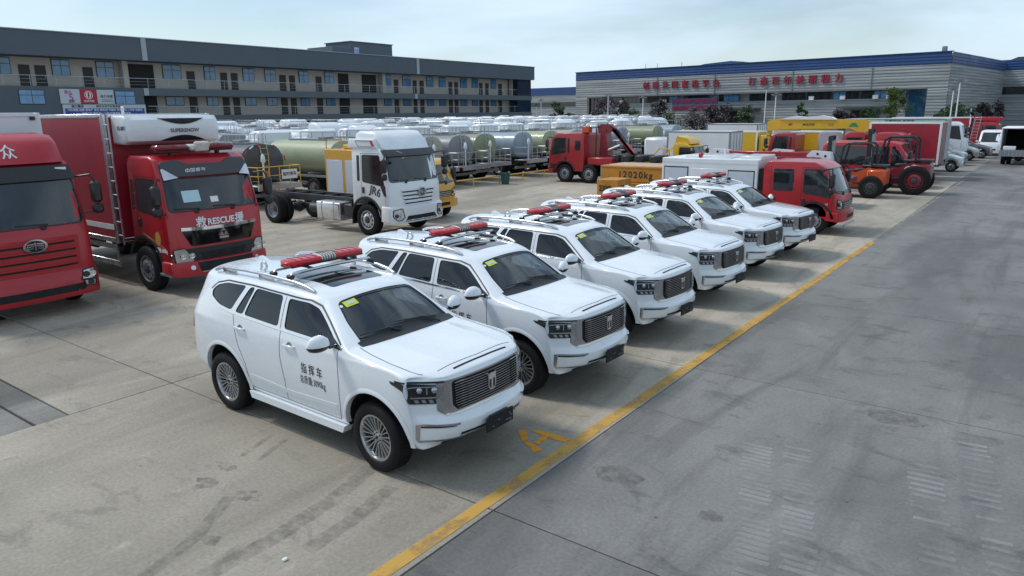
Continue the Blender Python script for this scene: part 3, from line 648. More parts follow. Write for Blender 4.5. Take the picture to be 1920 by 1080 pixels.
# ================================================================ ground
def concrete(name,c0,c1,c2):
    m=bpy.data.materials.new(name); m.use_nodes=True; nt=m.node_tree; b=nt.nodes['Principled BSDF']; N=nt.nodes.new; L=nt.links.new
    g=N('ShaderNodeNewGeometry'); oi=N('ShaderNodeObjectInfo')
    def noise(sc,det,ro,stretch=None,dist=0):
        n=N('ShaderNodeTexNoise'); n.inputs['Scale'].default_value=sc; n.inputs['Detail'].default_value=det; n.inputs['Roughness'].default_value=ro; n.inputs['Distortion'].default_value=dist
        if stretch: mp=N('ShaderNodeMapping'); mp.inputs['Scale'].default_value=stretch; L(g.outputs['Position'],mp.inputs['Vector']); L(mp.outputs['Vector'],n.inputs['Vector'])
        else: L(g.outputs['Position'],n.inputs['Vector'])
        return n.outputs['Fac']
    def rng(s,a,b_,c,d):
        r=N('ShaderNodeMapRange'); r.inputs['From Min'].default_value=a; r.inputs['From Max'].default_value=b_; r.inputs['To Min'].default_value=c; r.inputs['To Max'].default_value=d; L(s,r.inputs['Value']); return r.outputs['Result']
    def mix(f,a,b_,mode='MIX'):
        x=N('ShaderNodeMix'); x.data_type='RGBA'; x.blend_type=mode
        for s,k in((f,'Factor'),(a,'A'),(b_,'B')):
            if isinstance(s,(int,float)): x.inputs[k].default_value=s if k=='Factor' else (s,s,s,1)
            elif isinstance(s,tuple): x.inputs[k].default_value=(*s,1)
            else: L(s,x.inputs[k])
        return x.outputs['Result']
    base=mix(rng(noise(.55,6,.62,dist=.4),.32,.68,0,1),c0,c1)
    base=mix(rng(noise(.20,5,.6,(1,.45,1),.8),.45,.60,0,.9),base,c2)              # long stains along the drive
    base=mix(rng(noise(1.7,8,.72,(.7,1.3,1),.6),.55,.66,0,.6),base,tuple(x*.62 for x in c2))   # scuffs
    base=mix(rng(noise(2.6,7,.7,(1,.5,1)),.60,.76,0,.45),base,tuple(min(1,x*1.35) for x in c0))   # pale dust
    base=mix(rng(noise(.42,6,.7,(2.4,.35,1),1.2),.50,.66,0,.5),base,tuple(x*.7 for x in c2))    # tyre paths along the drive
    base=mix(1.0,base,rng(noise(26,4,.6),.3,.7,.82,1.14),'MULTIPLY'); base=mix(1.0,base,rng(noise(140,3,.6),.3,.7,.88,1.10),'MULTIPLY')
    base=mix(1.0,base,rng(oi.outputs['Random'],0,1,.93,1.05),'MULTIPLY')
    sp=N('ShaderNodeTexVoronoi'); sp.inputs['Scale'].default_value=1.3; L(g.outputs['Position'],sp.inputs['Vector'])
    base=mix(rng(sp.outputs['Distance'],.018,.030,.75,0),base,(.05,.045,.04))      # drip spots
    L(base,b.inputs['Base Color']); L(rng(noise(1.1,5,.6),.3,.7,.62,.9),b.inputs['Roughness'])
    bp=N('ShaderNodeBump'); bp.inputs['Strength'].default_value=.25; bp.inputs['Distance'].default_value=.01; L(noise(60,5,.7),bp.inputs['Height']); L(bp.outputs['Normal'],b.inputs['Normal'])
    return m
def worn(name,col,lo,hi,scale=7,stretch=(1,1,1),fade=1.0):
    """paint or rubber left on concrete: its edge and cover broken by noise"""
    m=bpy.data.materials.new(name); m.use_nodes=True; nt=m.node_tree; b=nt.nodes['Principled BSDF']; N=nt.nodes.new; L=nt.links.new
    g=N('ShaderNodeNewGeometry'); mp=N('ShaderNodeMapping'); mp.inputs['Scale'].default_value=stretch; n=N('ShaderNodeTexNoise'); n.inputs['Scale'].default_value=scale; n.inputs['Detail'].default_value=7; n.inputs['Roughness'].default_value=.72
    L(g.outputs['Position'],mp.inputs['Vector']); L(mp.outputs['Vector'],n.inputs['Vector'])
    r=N('ShaderNodeMapRange'); r.inputs['From Min'].default_value=lo; r.inputs['From Max'].default_value=hi; r.inputs['To Max'].default_value=fade; L(n.outputs['Fac'],r.inputs['Value']); L(r.outputs['Result'],b.inputs['Alpha'])
    b.inputs['Base Color'].default_value=(*col,1); b.inputs['Roughness'].default_value=.8; return m
GX=[-3.957+5.94*k for k in range(-6,5)]; GY=[.035+4.93*k for k in range(-1,10)]
M_warm=concrete('warm_concrete',(.465,.41,.33),(.378,.332,.265),(.258,.228,.182))
M_cool=concrete('cool_concrete',(.222,.213,.196),(.172,.167,.156),(.112,.109,.103))
M_base=concrete('far_concrete',(.34,.315,.27),(.28,.258,.22),(.20,.186,.162))
M_joint=mat('joint_dirt',(.03,.028,.025),.95,var=.3,world=True)
def ground():
    g=MB(); g.add([(-900,-120,-.03),(500,-120,-.03),(500,1200,-.03),(-900,1200,-.03)],[(0,1,2,3)]); gr=tag(g.build('ground',M_base),kind='structure')
    cz=MB(); cz.add([(GX[6],GY[-1],-.004),(120,GY[-1],-.004),(120,400,-.004),(GX[6]+1,400,-.004)],[(0,1,2,3)]); cz.add([(GX[-1],-60,-.004),(120,-60,-.004),(120,GY[-1],-.004),(GX[-1],GY[-1],-.004)],[(0,1,2,3)]); cz.build('drive',M_cool,gr)
    lo=MB(); lo.add([(GX[0],GY[0],-.022),(GX[-1],GY[0],-.022),(GX[-1],GY[-1],-.022),(GX[0],GY[-1],-.022)],[(0,1,2,3)]); j=lo.build('joint_bed',M_joint,gr)
    cache={}
    for i in range(len(GX)-1):
        for k in range(len(GY)-1):
            a=.008; dx=GX[i+1]-GX[i]-2*a; dy=GY[k+1]-GY[k]-2*a; mm=M_warm if GX[i+1]<-3.9 else M_cool
            # the slab left of the near drain patch is shortened: an old rough strip fills it
            if mm.name not in cache:
                b=MB(); b.box((0,0,-.015),(dx,dy,.03),0,.004); cache[mm.name]=b.mesh('slab',mm)
            cx,cy=(GX[i]+GX[i+1])/2,(GY[k]+GY[k+1])/2
            if GX[i]<-10 and GX[i+1]>-16 and GX[i+1]<-9 and k==1: 
                continue
            obj('concrete_slab',cache[mm.name],gr,(cx,cy,0))
    # cell with the old patch: x -15.84..-9.9, y .035..4.965 split at y=3.56
    x0,x1=-15.837,-9.897
    b=MB(); b.box(((x0+x1)/2,(3.575+4.957)/2,-.015),(x1-x0-.016,4.957-3.575,.03),0,.004); b.build('concrete_slab',M_warm,gr)
    mp=concrete('old_patch',(.30,.29,.26),(.20,.19,.17),(.10,.095,.085)); y=.05; k=0
    for d in(.9,.85,.8,.55,.42):
        yy=min(y+d,3.55); b=MB(); b.box(((x0+x1)/2+.02*k,(y+yy)/2,-.017),(x1-x0-.03,yy-y-.022,.03),0,.008,rot=(0,0,.004*(k-2))); b.build('old_slab',mp,gr); y=yy; k+=1
    # the yellow line beside the joint, slightly askew, worn to grey further off
    def strip(y0,y1,n,wl,jag=.0):
        mb=MB(); P=[]
        for i in range(n+1):
            y=y0+(y1-y0)*i/n; c=-4.105+.0080*(y-3.5)+rnd.uniform(-jag,jag); ww=wl*(1+rnd.uniform(-.06,.06)); P.append((c-ww/2,y)); P.append((c+ww/2,y))
        for i in range(n): mb.add([(*P[2*i],.0045),(*P[2*i+1],.0045),(*P[2*i+3],.0045),(*P[2*i+2],.0045)],[(0,1,2,3)])
        return mb
    strip(-2,22.9,60,.155,.006).build('yellow_line',worn('worn_yellow_paint',(.52,.295,.06),.28,.52,5,(1,.6,1),.94),gr)
    strip(22.9,46,50,.13,.008).build('pale_line',worn('faded_line_paint',(.36,.34,.27),.36,.60,3,(1,.6,1),.7),gr)
    my=worn('worn_letter_paint',(.60,.27,.02),.30,.44,9)
    for P in ([(-4.83,6.575),(-4.62,6.36),(-4.56,6.42),(-4.76,6.63)],[(-4.70,6.66),(-4.62,6.735),(-4.16,6.74),(-4.18,6.63),(-4.40,6.60)],[(-4.60,6.36),(-4.50,6.40),(-4.28,6.30),(-4.34,6.20)],[(-4.50,6.60),(-4.40,6.62),(-4.40,6.40),(-4.48,6.40)]):
        flat_obj('painted_letter',[P],.0045,my).parent=gr
    fy=worn('ghost_yellow_paint',(.42,.36,.12),.46,.66,6,(1,1,1),.6)
    for cx,cy,a,ln in((-4.55,7.35,.4,.5),(-4.85,7.2,1.3,.4),(-4.5,8.1,1.2,.45),(-4.8,8.9,.2,.5),(-4.6,9.4,.3,.35)):
        c,s=math.cos(a)*ln/2,math.sin(a)*ln/2; n=.06; flat_obj('faint_mark',[[(cx-c+s*n*2,cy-s-c*n*2),(cx+c+s*n*2,cy+s-c*n*2),(cx+c-s*n*2,cy+s+c*n*2),(cx-c-s*n*2,cy-s+c*n*2)]],.0045,fy).parent=gr
    # tread prints of a tracked machine on the cool slabs: pale dusty bars
    mt=worn('pale_tread_dust',(.42,.415,.40),.36,.66,1.7,(1,1,1),.5); k=0
    for x0,y0,x1,y1,w_ in((-1.42,4.9,-2.35,7.9,.30),(-1.10,5.05,-1.95,8.1,.28),(.02,4.6,-.75,8.6,.30),(.42,4.9,-.35,9.4,.28),(.6,3.3,.1,4.5,.5)):
        n=34; mb=MB()
        for i in range(n):
            if rnd.random()<.28: continue
            t=i/n; cx=x0+(x1-x0)*t; cy=y0+(y1-y0)*t; ww=w_*(.85+.3*rnd.random()); h=.030
            mb.add([(cx-ww/2,cy-h,.0045),(cx+ww/2,cy-h+.03,.0045),(cx+ww/2,cy+h+.03,.0045),(cx-ww/2,cy+h,.0045)],[(0,1,2,3)])
        tag(mb.build('tread_print',mt,gr),kind='stuff')
    ms=worn('tyre_scuff',(.09,.085,.08),.36,.72,2.4,(3,3,1),.40)
    def scuff(pts,w_):
        mb=MB(); P=[]; n=len(pts)
        for i,p in enumerate(pts):
            p=Vector(p); t=(Vector(pts[min(i+1,n-1)])-Vector(pts[max(i-1,0)])).normalized(); q=Vector((-t.y,t.x))*w_/2; P+=[p+q,p-q]
        mb.add([(p.x,p.y,.0045) for p in P],[(2*i,2*i+1,2*i+3,2*i+2) for i in range(n-1)]); mb.build('tyre_mark',ms,gr)
    scuff([(-5.6,4.9),(-5.4,4.2),(-5.3,3.4),(-5.3,2.6)],.20); scuff([(-5.1,4.7),(-4.95,4.1),(-4.9,3.5)],.18); scuff([(-7.2,4.75),(-7.0,4.2)],.07); scuff([(-6.95,4.75),(-6.75,4.25)],.07)
    scuff([(-6.3,3.6),(-5.9,3.0),(-5.7,2.4)],.14); scuff([(-3.4,3.9),(-3.2,3.2)],.25); scuff([(-12,12.5),(-10.5,15),(-10,18),(-11,22)],.25); scuff([(-13,11.5),(-11.5,14.5),(-11,18),(-12,22.5)],.25); scuff([(-14,13),(-12.5,17),(-13.5,23)],.3)
    md=worn('dark_blot',(.12,.115,.105),.40,.72,7,(1,1,1),.6)
    for cx,cy,r in((-6.15,3.72,.15),(-6.75,3.62,.16),(-6.9,3.95,.12),(-5.75,3.05,.12),(-3.3,6.3,.28),(-.6,5.4,.3),(-1.2,9.6,.35),(-2.2,6.1,.14),(-10.5,8.6,.5),(-12.5,10.6,.5)):
        flat_obj('oil_stain',[[(cx+r*(.7+.5*rnd.random())*math.cos(a*PI/7),cy+r*.7*(.7+.5*rnd.random())*math.sin(a*PI/7)) for a in range(14)]],.0045,md).parent=gr
    # little things on the ground
    b=MB(); b.box((0,0,.012),(.035,.05,.024),0,.008); tag(b.build('paper_scrap',M_wht,None,(-4.93,3.26,.001)),'small crumpled white paper scrap on the bare concrete left of the yellow line','litter')
# ================================================================ trucks
M_cabglass=mat('cab_glass',(.018,.022,.024),.04,var=.6,scale=2.2,spec=.7,coat=.25)
M_white2=mat('matt_white_panel',(.70,.72,.74),.5,var=.06,scale=1.5,dirt=.05)
M_shutter=mat('roller_shutter',(.56,.60,.66),.4,metal=.2,var=.05)
M_gold=mat('gold_vinyl',(.55,.36,.08),.4,metal=.3,var=.1)
def arc(cx,cz,r,a0,a1,n=9): return [(cx+r*math.cos(R(a0+(a1-a0)*i/n)),cz+r*math.sin(R(a0+(a1-a0)*i/n))) for i in range(n+1)]
def shell(prof,hw,bev=.07,crown=.05,name='cab',seg=3,tuck=.0,ztuck=99,planes=(.35,.62,.84)):
    """side outline extruded across, edges rounded, front bowed, roof tucked in"""
    bm=bmesh.new(); a=[bm.verts.new((x,-hw,z)) for x,z in prof]; b=[bm.verts.new((x,hw,z)) for x,z in prof]; n=len(prof)
    bm.faces.new(a); bm.faces.new(b[::-1])
    for i in range(n): bm.faces.new((a[i],b[i],b[(i+1)%n],a[(i+1)%n]))
    bmesh.ops.recalc_face_normals(bm,faces=bm.faces)
    ed=[e for e in bm.edges if (abs(e.verts[0].co.y-e.verts[1].co.y)<1e-6)]
    bmesh.ops.bevel(bm,geom=ed,offset=bev,segments=seg,affect='EDGES',profile=.5,clamp_overlap=True)
    for q in planes:
        for s in(-1,1): bmesh.ops.bisect_plane(bm,geom=bm.verts[:]+bm.edges[:]+bm.faces[:],plane_co=(0,s*q*hw,0),plane_no=(0,1,0))
    bmesh.ops.bisect_plane(bm,geom=bm.verts[:]+bm.edges[:]+bm.faces[:],plane_co=(0,0,0),plane_no=(0,1,0))
    x0=max(p[0] for p in prof)
    for v in bm.verts:
        k=max(0,min(1,1-(x0-v.co.x)/.9)); y=v.co.y/hw; v.co.x-=crown*y*y*k+crown*.8*y**6*k
        if v.co.z>ztuck: v.co.y*=1-tuck*(v.co.z-ztuck)
    bmesh.ops.triangulate(bm,faces=[f for f in bm.faces if len(f.verts)>4])
    me=bpy.data.meshes.new(name); bm.to_mesh(me); bm.free(); return me
def place(root,name,me,material,angle=30):
    me.materials.append(material); finish(me,angle); return obj(name,me,root)
def ax_sweep(prof,x,ar,zc=.5): pass
class Cab: pass
def cabover(root,material,L=1.7,hw=1.15,zb=.45,zt=2.95,ws=(1.72,2.46),slope=.28,arch=(-1.19,.64,.52),doorx=(-.42,-1.42),bev=.09,crown=.07,glass_=None,rearwin=True,winz=None,mirror=True,handles=True,double=None,mirmat=None,wipers=True,mout=.20):
    ax,ar,az=arch; za=az+ar*.62
    A=[p for p in arc(ax,az,ar,170,8,12) if p[0]>-L+.02]
    prof=[(0,zb),(0,ws[0]-.14),(-.05,ws[0]-.02),(-slope,ws[1]),(-slope-.20,zt-.09),(-slope-.42,zt),(-L+.12,zt),(-L,zt-.14),(-L,A[0][1]+.02)]+A+[(-.42,zb)]
    prof=[p for i,p in enumerate(prof) if i==0 or (Vector(p)-Vector(prof[i-1])).length>.03]
    c=Cab(); c.me=shell(prof,hw,bev,crown,'cab_body',tuck=.035,ztuck=1.6); c.P=Proj(c.me); c.root=root; c.hw=hw
    c.body=place(root,'cab_body',c.me,material,32); g=glass_ or M_cabglass; P=c.P; y=hw-.10
    c.ws=P.patch(rpoly([(-y,ws[0]+.02),(y,ws[0]+.02),(y*.965,ws[1]-.02),(-y*.965,ws[1]-.02)],.09),FF,.004,.01,res=.18).build('windscreen',g,root)
    P.ribbon(rpoly([(-y-.015,ws[0]),(y+.015,ws[0]),(y*.97,ws[1]),(-y*.97,ws[1])],.1),FF,.03,.007,closed=True,res=.15).build('seal',M_black,c.ws)
    wz=winz or (ws[0]-.02,ws[1]-.02)
    for s,fr in((-1,FS),(1,FL)):
        d0,d1=doorx
        P.patch(rpoly([(d0+.06,wz[0]-.10),(d1+.10,wz[0]+.02),(d1+.10,wz[1]),(d0-.14,wz[1])],.05),fr,.004,.008,res=.2).build('side_window',g,root); P.ribbon(rpoly([(d0+.07,wz[0]-.11),(d1+.09,wz[0]+.01),(d1+.09,wz[1]+.01),(d0-.14,wz[1]+.01)],.05),fr,.025,.006,closed=True,res=.2).build('window_seal',M_black,root)
        if rearwin and not double: P.patch(rpoly([(d1-.04,wz[0]+.02),(d1-.16,wz[0]+.02),(d1-.16,wz[1]),(d1-.04,wz[1])],.03),fr,.004,.008,res=.2).build('quarter_window',g,root)
        for ln in [[(d0+.12,wz[0]-.12),(d0+.10,.92)],[(d1+.03,wz[1]+.06),(d1+.03,az+ar+.06)],[(d0-.12,wz[1]+.06),(d1+.03,wz[1]+.06)]]+([[(double+.06,wz[1]+.06),(double+.06,.75)]] if double else []): P.ribbon(ln,fr,.012,.003).build('door_seam',M_blk,root)
        if double: P.patch(rpoly([(d1-.22,wz[0]+.04),(double+.14,wz[0]+.04),(double+.14,wz[1]),(d1-.22,wz[1])],.05),fr,.004,.008,res=.2).build('rear_side_window',g,root)
        if handles:
            for hx in([d1+.12]+([double+.16] if double else [])):
                h,_=P.hit((hx,0,wz[0]-.24),fr[3]); mb=MB(); mb.box((hx,h.y+s*.012,wz[0]-.26),(.10,.03,.20),0,.012); mb.build('door_handle',M_black,root)
        # wheel arch lip
        lip=MB(); ring=[]
        AA=arc(ax,az,ar,168,10,14)
        AA=[p for p in AA if p[0]>-L-.12]
        for r2,dy in((0,-.25),(0,.02),(.07,.02),(.075,-.02)):
            ring.append([(ax+(p[0]-ax)*(1+r2/ar),s*(hw+dy),az+(p[1]-az)*(1+r2/ar)) for p in AA])
        for q in range(3):
            n=len(AA); lip.add(ring[q]+ring[q+1],[(i,i+1,n+i+1,n+i) for i in range(n-1)])
        lip.build('wheel_arch',M_black,root)
        if mirror:
            mb=MB(); yy=s*(hw+mout); x=-.10-(.2-mout)*1.5; zz=wz[1]-.15
            mb.box((x,yy,zz-.14),(.16,.20,.42),0,.05); mb.box((x,yy,zz-.47),(.16,.20,.20),0,.05); mb.tube([(x-.25,s*hw*.96,wz[1]+.02),(x,s*(hw+.12),wz[1]+.06),(x,yy,zz+.06)],.022,6); mb.tube([(x-.12,s*hw*.98,zz-.55),(x,yy,zz-.5)],.018,6)
            mo=mb.build('wing_mirror',mirmat or M_black,root); mb=MB(); mb.box((x-.085,yy,zz-.14),(.006,.15,.34)); mb.build('mirror_glass',M_chrome,mo)
    if wipers:
        for y0 in(-.5,.35):
            mb=MB(); p0=P.hit((0,y0,ws[0]-.03),FF[3])[0]+Vector((.02,0,0)); p1=P.hit((0,y0-.45,ws[0]+.06),FF[3])[0]+Vector((.03,0,0)); p2=P.hit((0,y0+.08,ws[0]+.04),FF[3])[0]+Vector((.03,0,0))
            mb.tube([p0,p2,p1],.013,5); mb.box(tuple(p0),(.05,.09,.05),0,.01); mb.build('wiper',M_black,root)
    ub=MB(); ub.box((-L/2-.1,0,.78),(L,hw*1.1,.42)); ub.build('engine_bay',M_matblack,root)
    return c
def headlamp(c,poly,nbulb=2,frame=FF,lens=True):
    P=c.P; hl=P.patch(rpoly(poly,.03),frame,.012,.03,res=.1).build('headlamp',M_lampsilver,c.root)
    cx=sum(p[0] for p in poly)/len(poly); cz=sum(p[1] for p in poly)/len(poly); w_=max(p[0] for p in poly)-min(p[0] for p in poly)
    for k in range(nbulb):
        u=cx+(k-(nbulb-1)/2)*w_*.42; h,_=P.hit((0,u,cz),FF[3]); mb=MB(); mb.lathe([(.065,.0),(.06,.02),(.03,.012),(0,.022)],14,0,'x',(h.x+.013,u,cz)); mb.build('bulb',M_chrome if k else M_glassd,hl)
    P.ribbon(rpoly(poly,.03),frame,.022,.02,closed=True,h=.02,res=.1).build('lamp_frame',M_black,hl)
    return hl
def frame_rails(root,x0,x1,z=.92,w=.43,mat_=None,cross=5):
    for s in(-1,1):
        mb=MB(); mb.box(((x0+x1)/2,s*w,z),(abs(x1-x0),.07,.24),0,.008); mb.build('frame_rail',mat_ or M_chassis,root)
    for k in range(cross):
        x=x0+(x1-x0)*(k+.5)/cross; mb=MB(); mb.box((x,0,z),(.10,w*2-.07,.18),0,.01); mb.build('cross_member',mat_ or M_chassis,root)
def axle(root,x,r=.5,w=.28,hw=1.02,dual=False,rimr=.29,rimmat=None):
    mb=MB(); mb.cyl((x,-hw,r),(x,hw,r),.07,10); mb.lathe([(.0,-.22),(.14,-.2),(.22,0),(.14,.2),(0,.22)],14,0,'y',(x,0,r)); mb.build('axle',M_chassis,root)
    for s in(-1,1):
        wheel(root,x,s*hw,r,w,rimr,not dual,rimmat)
        if dual: wheel(root,x,s*(hw-w-.04),r,w,rimr,False,rimmat)
def cargo_box(root,x0,x1,hw,z0,z1,panel,edge=None,name='cargo_box',ribs=0,doors=False):
    """rear x0 < front x1"""
    mb=MB(); mb.box(((x0+x1)/2,0,(z0+z1)/2),(x1-x0,hw*2,z1-z0),0,.02); b=mb.build(name,panel,root); e=edge or M_satin
    for x in(x0,x1):
        for s in(-1,1):
            q=MB(); q.box((x+(.045 if x==x0 else -.045),s*(hw-.035),(z0+z1)/2),(.11,.09,z1-z0+.02),0,.012); q.build('corner_post',e,b)
    for s in(-1,1):
        q=MB(); q.box(((x0+x1)/2,s*(hw-.03),z1-.03),(x1-x0-.2,.085,.085),0,.012); q.build('top_rail',e,b)
        q=MB(); q.box(((x0+x1)/2,s*(hw-.03),z0+.05),(x1-x0-.2,.085,.11),0,.012); q.build('bottom_rail',e,b)
        for k in range(ribs):
            q=MB(); x=x0+(x1-x0)*(k+1)/(ribs+1); q.box((x,s*hw,(z0+z1)/2),(.05,.02,z1-z0-.2)); q.build('rib',panel,b)
    for z in(z0+.05,z1-.03):
        q=MB(); q.box((x1-.01,0,z),(.05,hw*2-.2,.085),0,.012); q.build('front_rail',e,b)
    if doors:
        q=MB(); q.box((x0-.004,0,(z0+z1)/2),(.012,.02,z1-z0-.1)); q.build('door_gap',M_blk,b)
        for y in(-.7,-.25,.25,.7): q=MB(); q.cyl((x0-.03,y*hw,z0),(x0-.03,y*hw,z1),.018,8); q.build('lock_bar',M_steel,b)
    return b
def oval_emblem(root,x,y,z,w,h,material=M_chrome,inner=M_matblack):
    mb=MB(); mb.lathe([(.78,0),(.80,.02),(1,.02),(1,0)],32,0,'x'); mb.v=[(x+a,y+b*w/2,z+c*h/2) for a,b,c in mb.v]; e=mb.build('emblem',material,root)
    mb=MB(); mb.lathe([(0,.010),(.80,.010)],32,0,'x'); mb.v=[(x+a,y+b*w/2,z+c*h/2) for a,b,c in mb.v]; mb.build('emblem_plate',inner,e)
    mb=MB(); mb.box((x+.014,y,z),(.012,w*.07,h*.56)); mb.build('emblem_bar',material,e)
    for s in(-1,1):
        for k,(ln,dz) in enumerate(((.26,.16),(.30,0),(.22,-.16))):
            mb=MB(); mb.box((x+.014,y+s*w*.21,z+h*dz),(.012,w*ln,h*.085),rot=(s*-.12,0,0)); mb.build('emblem_wing',material,e)
def roof_lightbar(root,x,z,half,material=M_maroon):
    mb=MB(); mb.box((x,0,z-.07),(.26,half*1.9,.04),0,.01)
    for s in(-1,1): mb.box((x,s*half*.6,z-.13),(.10,.06,.12))
    b=mb.build('light_bar',M_black,root)
    for s in(-1,1):
        q=MB(); q.box((x,s*half*.59,z),(.34,half*.80,.14),0,.05); q.build('red_lens',material,b)
    q=MB(); q.box((x,0,z),(.32,half*.36,.13),0,.03); q.build('speaker',M_wrap,b); return b
# ---------------------------------------------------------------- red box truck at the left edge
def truck_a():
    t=thing('box_truck','red high roof truck with oval emblem and white box, cut by the left edge','truck',(-15.35,5.30,0))
    c=cabover(t,M_red,L=1.62,hw=1.22,zb=.52,zt=2.98,ws=(1.74,2.62),slope=.26,arch=(-1.15,.62,.5),crown=.09)
    P=c.P
    dp=shell([(-.34,2.92),(-.58,3.28),(-.85,3.44),(-1.55,3.48),(-1.6,2.92)],1.12,.10,.10,'roof_deflector',tuck=.05,ztuck=2.9); place(t,'roof_deflector',dp,M_red,40)
    vi=P.patch(rpoly([(-1.13,2.60),(1.13,2.60),(1.10,2.87),(-1.10,2.87)],.03),FF,.10,.14,res=.12).build('sun_visor',M_black,t)
    for s in(-1,1):
        q=MB(); h,_=P.hit((0,s*.92,2.80),FF[3]); q.box((h.x+.105,s*.92,2.80),(.01,.2,.05)); q.build('marker_lamp',M_wht,vi)
    g=P.patch(rpoly([(-.92,.84),(.92,.84),(.95,1.52),(-.95,1.52)],.05),FF,.012,.02,res=.12).build('grille',M_red,t)
    for k,z in enumerate((.93,1.08,1.23,1.38)):
        P.patch([(-.86,z),(.86,z),(.86,z+.045),(-.86,z+.045)],FF,.016,.004,res=.15).build('grille_slot',M_matblack,g)
        P.ribbon([(-.88,z+.055),(.88,z+.055)],FF,.022,.05,h=.05).build('grille_slat',M_red,g)
    h,_=P.hit((0,.13,1.40),FF[3]); oval_emblem(t,h.x+.035,.13,1.40,.42,.26)
    bp=shell([(.10,.32),(.12,.40),(.10,.72),(.02,.84),(-.35,.84),(-.40,.36)],1.25,.06,.12,'bumper'); pb=Proj(bp); b=place(t,'bumper',bp,M_red); cc=Cab(); cc.P=pb; cc.root=t
    pb.patch(rpoly([(-.90,.42),(.90,.42),(1.0,.56),(-1.0,.56)],.03),FF,.004,.01,res=.15).build('intake',M_matblack,b)
    for s in(-1,1):
        headlamp(cc,[(s*.86,.62),(s*1.16,.60),(s*1.18,.82),(s*.92,.80)],2); headlamp(cc,[(s*.92,.50),(s*1.14,.46),(s*1.16,.585),(s*.90,.605)],1)
    me=text_mesh('众',.27,.004,.015); me.materials.clear(); me.materials.append(M_wht); PD=Proj(dp)
    for v in me.vertices:
        y=v.co.x+.12; z=3.13+v.co.y; h,_=PD.hit((0,y,z),FF[3]); v.co=(h.x+.006+v.co.z,y,z)
    obj('lettering',me,t)
    b=cargo_box(t,-9.2,-1.82,1.27,1.05,3.86,M_white2,M_white2)
    q=MB(); q.box((-1.80,1.12,3.76),(.05,.10,.07),0,.01); q.build('marker_lamp',M_black,b)
    q=MB(); q.add([(-1.805,-.2,3.40),(-1.805,.62,3.40),(-1.805,-.2,3.66)],[(0,1,2)]); q.build('decal',mat('lime_vinyl',(.30,.42,.05),.5),b)
    q=MB(); q.add([(-1.803,-.2,3.43),(-1.803,.50,3.43),(-1.803,-.2,3.62)],[(0,1,2)]); q.build('decal',M_blk,b)
    axle(t,-1.15,.5,hw=1.08); axle(t,-6.4,.5,hw=1.08,dual=True); frame_rails(t,-1.2,-9,.88)
